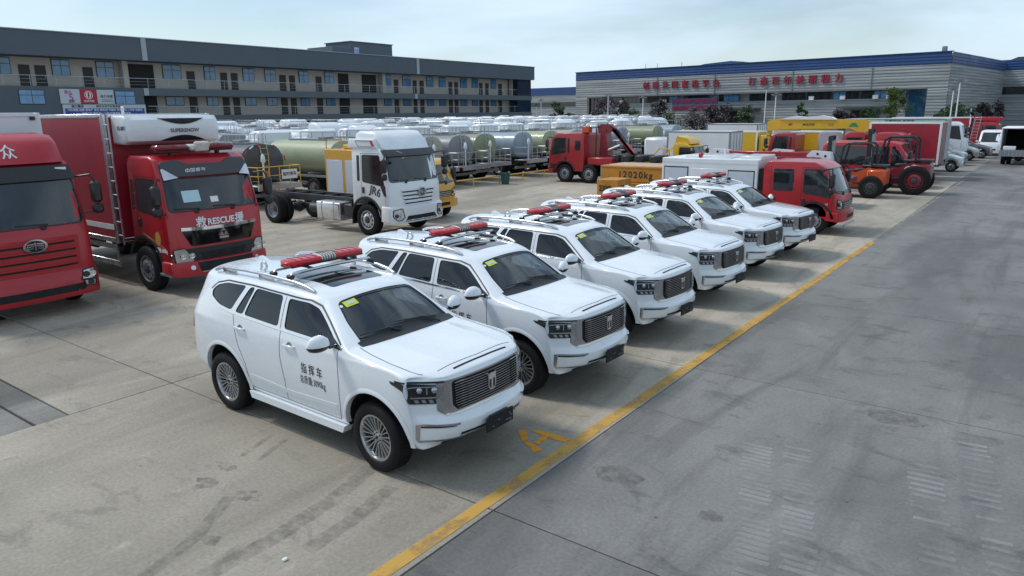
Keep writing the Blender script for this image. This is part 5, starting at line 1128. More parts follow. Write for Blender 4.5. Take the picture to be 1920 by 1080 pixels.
def barrier():
    t=thing('pipe_barrier','low yellow pipe barrier on short posts in front of the tankers','barrier',(-24.2,27,0))
    q=MB(); q.tube([(0,0,.42),(0,13.5,.42)],.035,8); q.build('rail',M_cranyel,t)
    for k in range(7): q=MB(); q.cyl((0,k*2.2,0),(0,k*2.2,.42),.03,8); q.build('post',M_cranyel,t)
    b=thing('waste_bin','small green bin at the yellow pipe barrier','bin',(-23.75,31.35,0)); q=MB(); q.lathe([(0,0),(.20,.0),(.27,.55),(.30,.56),(.30,.62),(.25,.62),(.19,.05),(0,.05)],16,0,'z'); q.build('tub',mat('green_bin',(.02,.09,.07),.5),b)
M_signr=mat('red_boom_print',(.35,.06,.03),.5)
# ================================================================ right-hand group of vehicles
def minivan(t,material,L_=4.2,hw=.82,H=1.85,nose=.75,wr=.31,box=None):
    wx=-.62; rx=-L_+.85
    prof=[(0,.28),(.02,.55),(-.06,.80),(-nose,1.0),(-nose-.75,H-.10),(-nose-1.1,H),(-L_+.25,H),(-L_+.05,H-.25),(-L_,.95),(-L_,.32)]+arc(rx,wr,wr+.07,175,5,7)+arc(wx,wr,wr+.07,175,5,7)
    me=shell(prof,hw,.10,.10,'body',tuck=.10,ztuck=1.0); P=Proj(me); place(t,'body',me,material,35)
    P.patch(rpoly([(-hw+.16,1.06),(hw-.16,1.06),(hw-.24,H-.14),(-hw+.24,H-.14)],.06),FF,.005,.01,res=.15).build('windscreen',M_cabglass,t)
    for s,fr in((-1,FS),(1,FL)):
        P.patch(rpoly([(-nose-.12,1.04),(-nose-1.05,1.04),(-nose-1.05,H-.20),(-nose-.72,H-.20)],.04),fr,.004,.006,res=.2).build('side_window',M_glassd,t)
        if not box:
            for a,b in((-nose-1.15,-nose-2.1),(-nose-2.2,-L_+.25)): P.patch(rpoly([(a,1.06),(b,1.06),(b,H-.22),(a,H-.22)],.05),fr,.004,.006,res=.2).build('side_window',M_glassd,t)
        P.patch(rpoly([(s*.48,.66),(s*.74,.70),(s*.76,.86),(s*.55,.80)],.03),FF,.008,.01,res=.1).build('headlamp',M_lampsilver,t)
        for x in(wx,rx): wheel(t,x,s*(hw-.10),wr,.18,.19)
        q=MB(); q.box((-nose-.05,s*(hw+.08),1.12),(.10,.16,.13),0,.04); q.build('wing_mirror',material,t)
    P.patch(rpoly([(-.40,.42),(.40,.42),(.44,.56),(-.44,.56)],.03),FF,.006,.01,res=.15).build('grille',M_black,t)
    return P
def forklift(t,material,big=1.0,wr=(.36,.30),rimm=None):
    """faces -x in local space: mast at -x"""
    k=big
    q=MB(); q.prism([(1.0*k,.35*k),(1.15*k,.55*k),(1.1*k,1.15*k),(.55*k,1.25*k),(-.1*k,.95*k),(-.7*k,.95*k),(-.8*k,.40*k)],'y',-.5*k,.5*k); q.build('chassis',material,t)
    q=MB(); q.box((.85*k,0,.85*k),(.75*k,1.1*k,.70*k),0,.1*k); q.build('counterweight',material,t)
    q=MB(); q.box((.75*k,0,1.30*k),(.95*k,.9*k,.10*k),0,.03); q.build('engine_cover',M_black,t)
    for s in(-1,1):
        q=MB(); q.tube([(-.65*k,s*.46*k,1.0*k),(-.45*k,s*.46*k,2.1*k),(-.3*k,s*.46*k,2.2*k),(.55*k,s*.46*k,2.2*k),(.65*k,s*.46*k,2.1*k),(.68*k,s*.46*k,1.3*k)],.045*k,6); q.build('guard_post',M_chassis,t)
        q=MB(); q.box((-1.05*k,s*.30*k,1.30*k),(.14*k,.09*k,2.4*k)); q.build('mast_upright',M_chassis,t)
        q=MB(); q.box((-1.7*k,s*.25*k,.12*k),(1.1*k,.12*k,.05*k)); q.build('fork',M_chassis,t)
        q=MB(); q.cyl((-1.0*k,s*.16*k,.4*k),(-1.0*k,s*.16*k,2.3*k),.035*k,8); q.build('lift_cylinder',M_steel,t)
    for j in range(7): q=MB(); q.box((-.3*k+j*.14*k,0,2.2*k),(.04*k,.92*k,.03*k)); q.build('guard_bar',M_chassis,t)
    for z in(.25,1.3,2.4): q=MB(); q.box((-1.08*k,0,z*k),(.10*k,.66*k,.12*k)); q.build('mast_cross',M_chassis,t)
    q=MB(); q.box((.15*k,0,1.10*k),(.45*k,.45*k,.12*k),0,.04); q.box((.40*k,0,1.40*k),(.12*k,.45*k,.5*k),0,.05); q.build('seat',M_black,t)
    q=MB(); q.tube([(-.55*k,0,1.0*k),(-.35*k,0,1.4*k)],.03*k,6); q.tube([(-.33*k+.07*k*math.sin(a),.17*k*math.cos(a),1.42*k+.12*k*math.sin(a)) for a in [2*PI*i/12 for i in range(12)]],.014*k,5,closed=True); q.build('steering_wheel',M_black,t)
    for s in(-1,1):
        wheel(t,-.65*k,s*.50*k,wr[0]*k,.28*k,wr[0]*.55*k,True,rimm or M_dgrey); wheel(t,.72*k,s*.52*k,wr[1]*k,.26*k,wr[1]*.55*k,True,rimm or M_dgrey)
        q=MB(); q.tube([(-.95*k,s*.1*k,.5*k),(-.93*k,s*.1*k,2.35*k)],.02*k,5); q.build('lift_chain',M_steel,t)
        q=MB(); q.tube([(-.3*k,s*.5*k,1.0*k),(-.7*k,s*.42*k,1.5*k),(-.98*k,s*.22*k,1.9*k),(-.98*k,s*.22*k,1.2*k)],.022*k,5); q.build('hydraulic_hose',M_matblack,t)
        q=MB(); q.box((0,s*.53*k,.62*k),(.8*k,.1*k,.05*k),0,.01); q.box((-.05*k,s*.53*k,.40*k),(.5*k,.1*k,.05*k),0,.01); q.build('step',M_chassis,t)
    q=MB(); q.box((-1.15*k,0,.75*k),(.06*k,.8*k,.9*k),0,.01); q.build('fork_carriage',M_chassis,t)
    q=MB(); q.lathe([(0,0),(.05,0),(.06,.04),(.05,.12),(0,.14)],12,0,'z',(.3*k,0,2.22*k)); q.build('beacon',M_amber,t)
def right_group():
    # small yellow recovery truck
    t=thing('tow_truck','small yellow tow truck with roof deflector and bare yellow deck','truck',(-15.45,38.6,0)); light_cab(t,M_cranyel,L=1.5,hw=.92,zt=2.05)
    q=MB(); q.prism([(-.55,2.0),(-.75,2.28),(-1.4,2.42),(-1.5,2.0)],'y',-.7,.7); q.build('roof_deflector',M_cranyel,t,angle=50)
    q=MB(); q.box((-3.4,0,1.0),(3.6,1.9,.14),0,.02); q.build('deck',M_cranyel,t)
    for s in(-1,1): q=MB(); q.tube([(-1.65,s*.9,1.0),(-1.75,s*.9,1.7),(-2.3,s*.9,1.75),(-2.9,s*.9,1.1)],.04,6); q.build('side_hoop',M_cranyel,t)
    axle(t,-.72,.4,.22,hw=.8,rimr=.23); axle(t,-3.9,.4,.22,hw=.8,dual=True,rimr=.23); frame_rails(t,-.8,-5,.66)
    # white box vans behind it
    for x,y,zt,lab in((-15.4,43.2,2.55,'white box truck with two rear doors behind the small yellow tow truck'),(-18.2,56.5,2.75,'larger white box truck standing behind the tankers, right of the olive one')):
        t=thing('box_truck',lab,'truck',(x,y,0)); cargo_box(t,-4.0,0,1.02,.95,zt,M_white2,M_grey)
        q=MB(); q.box((.008,0,(zt+.95)/2),(.012,.03,zt-1.1)); q.build('door_gap',M_blk,t)
        for yy in(-.5,.5): q=MB(); q.cyl((.03,yy,1.0),(.03,yy,zt-.05),.018,6); q.build('lock_bar',M_steel,t)
        q=MB(); q.box((-4.9,0,1.35),(1.5,1.8,1.6),0,.15); q.build('cab_body',M_truckwhite,t); axle(t,-.9,.4,.22,hw=.82,dual=True,rimr=.23); axle(t,-4.7,.4,.22,hw=.82,rimr=.23); frame_rails(t,-5.4,0,.7,cross=3)
    # aerial lift truck behind the fire truck
    t=thing('aerial_lift_truck','red aerial lift with white knuckles on its folded arms behind the fire truck','truck',(-12.4,30.9,0),PI)
    light_cab(t,M_dkred,L=1.5,hw=.9,zt=2.0); q=MB(); q.box((-3.9,0,1.05),(4.4,1.9,.22),0,.02); q.build('deck',M_dkred,t)
    q=MB(); q.box((-2.0,0,1.45),(.6,.6,.7),0,.05); q.build('turret',M_dkred,t)
    for y,z,x0,x1,mm in((-.25,1.95,-.8,-4.6,M_redcrane),(.2,1.78,-1.0,-4.9,M_dkred)): q=MB(); q.box(((x0+x1)/2,y,z),(abs(x1-x0),.26,.26),0,.03); q.build('arm',mm,t)
    for x,y,z in((-.6,-.25,1.95),(-4.75,-.25,1.95),(-1.5,.2,1.80),(-3.2,-.4,1.98)):
        q=MB(); q.prism([(x-.5,z-.17),(x+.35,z-.20),(x+.48,z),(x+.3,z+.20),(x-.45,z+.16)],'y',y-.17,y+.17); ko=q.build('knuckle',M_truckwhite,t)
        for dx,dz in((.2,-.08),(.05,.08),(-.25,0)): q=MB(); q.cyl((x+dx,y-.18,z+dz),(x+dx,y+.18,z+dz),.05,8); q.build('pin',M_matblack,ko)
    axle(t,-.72,.4,.22,hw=.8,rimr=.23); axle(t,-4.4,.4,.22,hw=.8,dual=True,rimr=.23); frame_rails(t,-.8,-5.9,.7)
    # forklifts
    t=thing('forklift','orange forklift with black mast standing behind the red fire truck','forklift',(-7.0,34.9,0)); forklift(t,M_orange,1.05,(.44,.46),M_dgrey)
    text('CPC 35',.14,M_wht,t,(.75,-.595,.80),SIDE,bold=.02)
    t=thing('forklift','large red forklift with white round emblem and black overhead guard','forklift',(-5.75,37.3,0)); forklift(t,M_dkred,1.15,(.55,.56),M_dkred)
    q=MB(); q.lathe([(.13,0),(.17,0),(.17,-.01),(.13,-.01)],20,0,'y',(.55,-.63,1.1)); q.build('emblem',M_wht,t); text('程力重工',.11,M_wht,t,(.55,-.635,.86),SIDE,bold=.02)
    # red van
    t=thing('red_van','long red van with sloping windscreen behind the large red forklift','van',(-4.65,40.3,0)); minivan(t,M_red,5.0,.92,2.2,.70,.36)
    # red truck cab with dark visor
    t=thing('truck','red truck cab with dark grey roof visor in front of the red box body','truck',(-5.95,43.1,0)); c=cabover(t,M_red,L=1.7,hw=1.1,zb=.6,zt=2.55,ws=(1.5,2.2),slope=.25,arch=(-1.1,.6,.5)); c.P.patch(rpoly([(-.95,2.15),(.95,2.15),(.93,2.42),(-.93,2.42)],.03),FF,.10,.12,res=.2).build('sun_visor',M_dgrey,t)
    q=MB(); q.box((-4.2,0,1.15),(4.4,2.0,.25),0,.02); q.build('deck',M_chassis,t); axle(t,-1.1,.48,hw=1.0); axle(t,-4.8,.48,hw=1.0,dual=True); frame_rails(t,-1,-6.4,.85)
    # yellow straight boom crane
    t=thing('crane_truck','yellow straight boom truck crane with long boom laid over its red cab','crane',(-14.9,48.2,0),PI)
    cabover(t,M_redcrane,L=1.8,hw=1.1,zb=.6,zt=2.35,ws=(1.4,2.15),slope=.2,arch=(-1.1,.6,.5))
    q=MB(); q.prism([(.25,2.42),(.25,3.05),(-.35,3.22),(-5.3,3.16),(-6.2,2.95),(-6.1,2.35),(-5.4,2.35),(-4.7,2.62),(-.4,2.55)],'y',-.24,.24); bo=q.build('boom',M_cranyel,t)
    q=MB(); q.prism([(-5.3,1.0),(-6.2,1.0),(-6.35,2.4),(-6.0,2.75),(-5.4,2.35)],'y',-.30,.30); q.build('mast',M_cranyel,t)
    q=MB(); q.prism([(.30,1.5),(.1,1.5),(.0,3.0),(.28,3.0)],'y',-.12,.12); q.build('hook_block',M_cranyel,t)
    q=MB(); q.prism([(-.5,3.17),(-1.4,3.38),(-2.2,3.30),(-3.0,3.40),(-3.6,3.3),(-3.9,3.14)],'y',-.3,.3); q.build('tarpaulin',M_wht,bo)
    for x,s_ in((-1.2,'MT'),(-2.3,'MOLITER'),(-3.6,'C12')): text(s_,.18,M_blk if x>-3 else M_signr,bo,(x,.246,2.85),(PI/2,0,PI),bold=.02)
    q=MB(); q.add([(-4.6,.245,2.72),(-5.2,.245,2.72),(-5.0,.245,2.96),(-4.8,.245,2.96)],[(0,1,2,3)]); q.build('green_decal',mat('green_vinyl',(.03,.25,.09),.5),bo)
    q=MB(); q.lathe([(.12,0),(.16,0),(.16,.01),(.12,.01)],16,0,'y',(-5.8,.305,1.9)); q.build('round_decal',M_blk,t)
    q=MB(); q.box((-4.5,0,1.12),(5.5,2.1,.3),0,.03); q.build('deck',M_dkred,t); axle(t,-1.1,.48,hw=1.0); axle(t,-6.0,.48,hw=1.0,dual=True); frame_rails(t,-1,-7.2,.85)
    # yellow box van and red cabs in the gap
    t=thing('box_truck','yellow box body truck with white roof under the long yellow boom','truck',(-9.4,51.2,0)); light_cab(t,M_truckwhite,L=1.5,hw=.92,zt=2.1); cargo_box(t,-4.9,-1.6,1.0,.85,2.36,M_cranyel,M_wht); axle(t,-.72,.4,.22,hw=.8,rimr=.23); axle(t,-3.9,.4,.22,hw=.8,dual=True,rimr=.23); frame_rails(t,-.8,-4.9,.66)
    t=thing('box_truck','smaller yellow box truck left of the yellow crane hook block','truck',(-15.3,52.5,0)); light_cab(t,M_cranyel,L=1.5,hw=.92,zt=2.05); cargo_box(t,-5.0,-1.6,1.0,.85,2.30,M_cranyel,M_wht); axle(t,-.72,.4,.22,hw=.8,rimr=.23); axle(t,-3.9,.4,.22,hw=.8,dual=True,rimr=.23); frame_rails(t,-.8,-5,.66)
    # red box truck, rear doors towards the drive
    t=thing('box_truck','plain red box truck with white roof edge, rear doors towards the drive','truck',(-5.0,45.9,0),PI); 
    cargo_box(t,.0,3.5,1.15,.82,3.02,M_redbox,M_wht,doors=True); cabover(t,M_red,L=1.5,hw=1.05,zb=.6,zt=2.5,ws=(1.5,2.2),slope=.25,arch=(-1.0,.55,.46),mirror=False).body
    for o in list(t.children):
        if o.name.split('.')[0] not in('cargo_box',): o.location.x+=5.2
    axle(t,1.0,.46,hw=.95,dual=True); axle(t,4.2,.46,hw=.95); frame_rails(t,0,4.8,.8)
    t=thing('box_truck','white box truck with mint green lettered band just behind the red box body','truck',(-5.2,49.4,0),PI); b=cargo_box(t,0,5.4,1.15,.85,3.18,M_white2,M_grey,doors=True)
    q=MB(); q.box((2.7,1.16,3.0),(5.0,.012,.20)); q.build('green_band',mat('mint_band',(.35,.55,.48),.5),b); text('冷藏保鲜 专用车',.22,M_dgrey,t,(2.4,1.172,3.0),(PI/2,0,PI),bold=.02)
    q=MB(); q.box((6.2,0,1.45),(1.4,2.0,1.9),0,.15); q.build('cab_body',M_truckwhite,t); axle(t,1.1,.46,hw=.95,dual=True); axle(t,6.2,.46,hw=.95); frame_rails(t,0,6.6,.8)
    # small vans at the far end
    t=thing('minivan','silver minivan nearest the camera, nose out beside the red box truck','van',(-4.4,52.2,0)); minivan(t,M_silver,4.1,.8,1.75)
    t=thing('box_van','silver small truck with tall white box behind the nearest silver minivan','van',(-4.75,58.0,0)); minivan(t,M_silver,4.3,.8,1.7,box=True); q=MB(); q.box((-3.1,0,1.5),(2.3,1.7,1.5),0,.03); q.build('box_body',M_white2,t)
    t=thing('minivan','second silver minivan with white steel wheels further along the drive','van',(-4.5,63.6,0)); minivan(t,M_silver,4.1,.8,1.55)
    t=thing('grey_car','dark grey car parked past the silver minivans','car',(-3.95,67.2,0)); minivan(t,M_dkcar,4.3,.86,1.45,.95)
    t=thing('truck_cab','white truck cab standing high behind the silver vans','truck',(-5.1,62.0,0)); c=cabover(t,M_truckwhite,L=1.5,hw=1.05,zb=.8,zt=2.82,ws=(1.75,2.55),slope=.35,arch=(-1.0,.55,.5)); axle(t,-1.0,.48,hw=.95); axle(t,-4.4,.48,hw=.95,dual=True); frame_rails(t,-.8,-5.5,.85); t.location.y=60.8
    t=thing('minibus','white minibus facing the camera at the far end of the drive','bus',(-4.35,70.0,0),-PI/2); P=minivan(t,M_truckwhite,4.8,.85,1.95,.12)
    # fire truck with ladder
    t=thing('ladder_fire_truck','long red fire truck with white roof edge and side ladder at the far end','truck',(-4.1,80.0,0)); cabover(t,M_red,L=2.4,hw=1.2,zb=.6,zt=2.5,ws=(1.5,2.2),slope=.2,arch=(-1.1,.6,.5),mirror=False)
    b=cargo_box(t,-9.0,-2.5,1.25,.9,2.92,M_redbox,M_wht)
    for y in(-1.32,): 
        q=MB(); q.tube([(-1.9,y,1.0),(-1.7,y,3.0)],.04,5); q.tube([(-2.35,y,1.0),(-2.15,y,3.0)],.04,5); lo=q.build('ladder',M_steel,t)
        for k in range(7): q=MB(); q.tube([(-1.9+.025*k,y,1.1+k*.27),(-2.35+.025*k,y,1.1+k*.27)],.03,5); q.build('rung',M_steel,lo)
    q=MB(); q.box((-1.3,0,2.75),(2.2,2.2,.35),0,.05); q.build('roof_locker',M_red,t); axle(t,-1.1,.5,hw=1.05); axle(t,-6.6,.5,hw=1.05,dual=True); frame_rails(t,-1,-8.8,.85)
    # covered stake truck, seen from behind
    t=thing('stake_truck','truck with white canvas cover and dark open rear at the right edge','truck',(-2.0,59.0,0),PI/2)
    q=MB(); q.box((2.6,0,.95),(5.0,2.2,.10),0,.01); q.build('deck',M_chassis,t)
    for s in(-1,1):
        q=MB(); q.box((2.6,s*1.08,1.7),(5.0,.05,1.4)); q.build('canvas_side',M_wht,t)
    q=MB(); q.box((2.6,0,2.42),(5.0,2.24,.09),0,.03); q.build('canvas_roof',M_wht,t); q=MB(); q.box((5.05,0,1.7),(.06,2.1,1.4)); q.build('headboard',M_matblack,t)
    q=MB(); q.box((.06,0,.78),(.06,2.2,.42),0,.01); tg=q.build('tail_gate',M_grey,t)
    for k in range(10): q=MB(); q.box((.025,-1.0+k*.22,.78),(.02,.03,.38)); q.build('rib',M_steel,tg)
    q=MB(); q.box((.3,.55,1.12),(.5,.7,.24),0,.03); q.build('white_crate',M_wht,t)
    q=MB(); q.box((6.0,0,1.35),(1.5,1.9,1.6),0,.15); q.build('cab_body',M_truckwhite,t); axle(t,1.2,.42,hw=.85,dual=True,rimr=.24); axle(t,5.8,.42,hw=.85,rimr=.24); frame_rails(t,.2,6.4,.7)
# ================================================================ buildings
M_fascia=mat('slate_grey_render',(.095,.118,.138),.8,var=.08,scale=.5,world=True)
M_fascia2=mat('lighter_slate_render',(.11,.135,.15),.8,var=.10,scale=.6,world=True)
M_wall=mat('beige_wall_tile',(.50,.455,.405),.8,var=.07,scale=.8,world=True)
M_wintglass=mat('blue_window_glass',(.09,.25,.45),.10,var=.35,scale=.7,world=True,spec=.8)
M_winframe=mat('dark_window_frame',(.02,.03,.04),.5)
M_door=mat('dark_brown_door',(.045,.035,.032),.6,var=.2)
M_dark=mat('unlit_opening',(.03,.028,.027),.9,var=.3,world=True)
M_pale=mat('pale_grey_pillar',(.36,.40,.43),.7,var=.1,world=True)
M_blueband=mat('blue_cladding',(.022,.065,.19),.45,var=.12,scale=.25,world=True)
M_bluepanel=mat('blue_sign_vinyl',(.03,.06,.30),.5)
M_signred=mat('red_sign_vinyl',(.42,.015,.03),.5)
M_letter=mat('red_letter',(.32,.012,.035),.5,var=.15,world=True)
M_signgrey=mat('pale_sign_vinyl',(.50,.54,.56),.5)
M_pink=mat('magenta_vinyl',(.45,.06,.28),.5)
def ribbed(name,col,pitch=.42,depth=.06):
    m=bpy.data.materials.new(name); m.use_nodes=True; nt=m.node_tree; b=nt.nodes['Principled BSDF']; N=nt.nodes.new; L=nt.links.new
    g=N('ShaderNodeNewGeometry'); mp=N('ShaderNodeMapping'); mp.inputs['Scale'].default_value=(.04,.04,1); n=N('ShaderNodeTexNoise'); n.inputs['Scale'].default_value=2.2; n.inputs['Detail'].default_value=4; L(g.outputs['Position'],mp.inputs['Vector']); L(mp.outputs['Vector'],n.inputs['Vector'])
    r=N('ShaderNodeMapRange'); r.inputs['From Min'].default_value=.35; r.inputs['From Max'].default_value=.65; r.inputs['To Min'].default_value=.72; r.inputs['To Max'].default_value=1.12; L(n.outputs['Fac'],r.inputs['Value'])
    x=N('ShaderNodeMix'); x.data_type='RGBA'; x.blend_type='MULTIPLY'; x.inputs['Factor'].default_value=1; x.inputs['A'].default_value=(*col,1); L(r.outputs['Result'],x.inputs['B']); L(x.outputs['Result'],b.inputs['Base Color'])
    b.inputs['Roughness'].default_value=.5; b.inputs['Metallic'].default_value=.25; return m
M_clad=ribbed('grey_cladding',(.33,.34,.342))
def ribs(mb,x0,x1,z0,z1,y,pitch=.5,d=.07):
    """horizontal trapezoid sheeting in one profile, facing -y"""
    P=[]; z=z0
    while z<z1-1e-3:
        for dz,dy in((0,0),(pitch*.30,0),(pitch*.42,-d),(pitch*.88,-d)):
            if z+dz<z1: P.append((y+dy,z+dz))
        z+=pitch
    P.append((y,z1)); n=len(P)
    mb.add([(x0,a,b) for a,b in P]+[(x1,a,b) for a,b in P],[(i,i+1,n+i+1,n+i) for i in range(n-1)])
def office():
    X0=-85.; t=thing('office_building','long three storey office block with slate grey parapet and open balcony corridors','building',(X0,0,0))
    y0,y1=14.,119.6
    def part(name,c,d,m,ch=0,par=t): q=MB(); q.box(c,d,0,ch); return q.build(name,m,par)
    part('back_wall',(-8,(y0+y1)/2,5.5),(13.8,y1-y0-.4,11),M_wall)
    part('parapet',(-6.2,(y0+y1)/2,11.0),(16,y1-y0,2.4),M_fascia)
    part('roof_coping',(-6.2,(y0+y1)/2,12.24),(16.2,y1-y0+.2,.08),M_pale)
    part('balcony_slab',(.05,(43+y1)/2,6.45),(2.2,y1-43,.82),M_fascia2); part('balcony_slab',(.05,(43.1+y1)/2,3.4),(2.2,y1-43.2,.84),M_fascia2)
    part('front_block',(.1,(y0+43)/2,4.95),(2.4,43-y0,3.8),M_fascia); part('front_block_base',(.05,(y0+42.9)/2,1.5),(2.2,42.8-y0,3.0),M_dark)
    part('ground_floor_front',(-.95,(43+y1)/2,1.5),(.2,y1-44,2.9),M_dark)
    for k in range(13): part('column',(.7,46+k*6,1.5),(.5,.5,2.98),M_fascia2)
    part('glazed_end',(.3,117.2,4.9),(1.6,4.4,9.75),mat('navy_glass',(.012,.03,.06),.12,world=True,var=.3))
    for y in(43.4,87.2): part('joint_pillar',(1.85,y,11.0),(.10,.55,2.38),M_pale); part('joint_pillar',(1.2,y,6.45),(.12,.55,.80),M_pale)
    for y in(42.0,81.5,115): part('corridor_pillar',(-.4,y,8.35),(.7,.6,2.9),M_wall)
    W=[(29.1,31.0),(34.8,36.6),(39.3,41.2),(46.8,49.1),(52.1,53.6),(57.5,59.2),(60.8,62.5),(66.3,67.9),(70.8,72.5),(82.3,83.9),(86.5,88.4),(92.1,93.8),(95.2,96.9),(100.8,102.6),(104.0,105.7),(109.5,111.1)]
    D=[(31.7,32.7),(33.2,34.2),(37.9,38.9),(49.8,50.8),(54.3,55.2),(55.8,56.7),(63.1,64.1),(64.7,65.6),(69.2,70.2),(84.6,85.5),(88.9,89.7),(90.5,91.4),(97.7,98.6),(99.2,100.1),(106.1,107.0),(107.9,108.8),(111.8,112.8)]
    O=[(42.7,45.7),(73.3,75.2),(77.9,80.7)]
    wm=MB(); 
    def window(a,b,z0,z1,x):
        q=MB(); w_=b-a; q.box((x+.02,(a+b)/2,(z0+z1)/2),(.08,w_,z1-z0)); f=q.build('window',M_winframe,t); zs=z0+(z1-z0)*.62
        for ya,yb in((a+.06,a+w_/2-.03),(a+w_/2+.03,b-.06)):
            for za,zb in((z0+.06,zs-.03),(zs+.03,z1-.06)): q=MB(); q.box((x+.068,(ya+yb)/2,(za+zb)/2),(.02,yb-ya,zb-za)); q.build('pane',M_wintglass,f)
    for fl,(zf) in enumerate((6.86,3.82)):
        for a,b in W:
            if fl==0 or a>45: window(a,b,zf+1.15,zf+2.85,-1.06)
        for a,b in D:
            if fl==0 or a>45:
                q=MB(); q.box((-1.04,(a+b)/2,zf+1.08),(.10,b-a,2.16)); d=q.build('door',M_door,t); q=MB(); q.box((-.98,b-.12,zf+1.0),(.05,.05,.16)); q.build('handle',M_steel,d)
        for a,b in O:
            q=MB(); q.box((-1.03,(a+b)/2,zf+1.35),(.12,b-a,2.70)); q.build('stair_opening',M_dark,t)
        ya=y0 if fl==0 else 43.5
        q=MB(); q.tube([(1.05,ya,zf+1.05),(1.05,115,zf+1.05)],.035,5); q.build('handrail',M_steel,t)
        y=ya+1
        while y<115: q=MB(); q.tube([(1.05,y,zf),(1.05,y,zf+1.05)],.03,5); q.build('rail_post',M_steel,t); y+=2.4
        for dz in(.35,.7): q=MB(); q.tube([(1.05,ya,zf+dz),(1.05,115,zf+dz)],.012,4); q.build('rail_bar',M_steel,t)
    for a,b in((30.45,32.8),(39.8,42.0)): window(a,b,5.05,6.5,1.28)
    for k in range(9): part('ground_shop_window',(-.80,50+k*7.2,1.45),(.08,3.4,2.0),M_wintglass)
    rh=thing('roof_room','slate grey stair house with one white window on the office roof','roof room',(X0-9,83,12.2)); q=MB(); q.box((0,-4.4,.85),(6,3.7,1.7),0,.05); q.build('lower_block',M_fascia,rh); q=MB(); q.box((0,1.95,1.3),(6,9,2.6),0,.05); q.build('upper_block',M_fascia,rh)
    q=MB(); q.box((0,1.95,2.65),(6.3,9.3,.10)); q.build('coping',M_fascia2,rh); q=MB(); q.box((3.02,-1.4,1.2),(.06,.9,1.1)); f=q.build('window',M_wht,rh)
    for s in(-1,1): q=MB(); q.box((3.06,-1.4+s*.21,1.2),(.02,.34,.9)); q.build('pane',M_wintglass,f)
    # banners
    def panel(name,label,ya,yb,z0,z1,m,x=1.38): 
        b=thing(name,label,'sign',(X0+x,(ya+yb)/2,z0)); q=MB(); q.box((0,0,(z1-z0)/2),(.08,yb-ya,z1-z0)); q.build('board',m,b); return b
    b=panel('sign_board','pale sign panel with a magenta figure, left of the red emblem panel',34.2,36.15,5.12,6.6,M_signgrey); text('程力',.36,M_pink,b,(.05,-.15,1.15),FRONT,bold=.04); text('5',1.0,M_pink,b,(.05,.10,.62),FRONT,bold=.02); text('品质',.3,M_dgrey,b,(.05,.1,.22),FRONT,bold=.03)
    b=panel('sign_board','red sign panel with white round double wing emblem',36.15,37.9,5.12,6.62,M_signred)
    q=MB(); q.lathe([(.36,0),(.42,0),(.42,.02),(.36,.02)],24,0,'x',(.045,0,.90)); q.build('emblem_ring',M_wht,b)
    for s in(-1,1): q=MB(); q.prism([(s*.04,1.22),(s*.20,1.12),(s*.26,.90),(s*.20,.68),(s*.04,.58),(s*.12,.90)],'x',.045,.06); q.build('emblem_wing',M_wht,b)
    text('东风汽车',.26,M_wht,b,(.05,0,.26),FRONT,bold=.03)
    b=panel('sign_board','pale sign panel with dark lettering, right of the red emblem panel',37.9,39.65,5.12,6.58,M_signgrey); text('动力专家',.34,M_dgrey,b,(.05,.1,.75),FRONT,bold=.03)
    for z in(.25,.42): q=MB(); q.box((.05,.1,z),(.01,1.2,.05)); q.build('text_line',M_dgrey,b)
    b=panel('banner','wide blue banner with white lettering below the three sign panels',34.3,43.0,3.9,5.04,M_signgrey,1.40); q=MB(); q.box((.045,.0,.38),(.02,8.3,.72)); q.build('blue_field',M_bluepanel,b)
    text('程力集团',.30,M_blk,b,(.05,-2.9,.94),FRONT,bold=.03); text('随州专用汽车配套服务',.26,M_blk,b,(.05,.4,.94),FRONT,bold=.03,spacing=1.2); text('汽车销售 挂靠 落电户 登记 购车税 中国车 有限保险 二手车 运营证',.27,M_wht,b,(.06,0,.56),FRONT,bold=.02); text('专用汽车 服务中心 公告 环保清单 底盘采购',.27,M_wht,b,(.06,0,.20),FRONT,bold=.02)
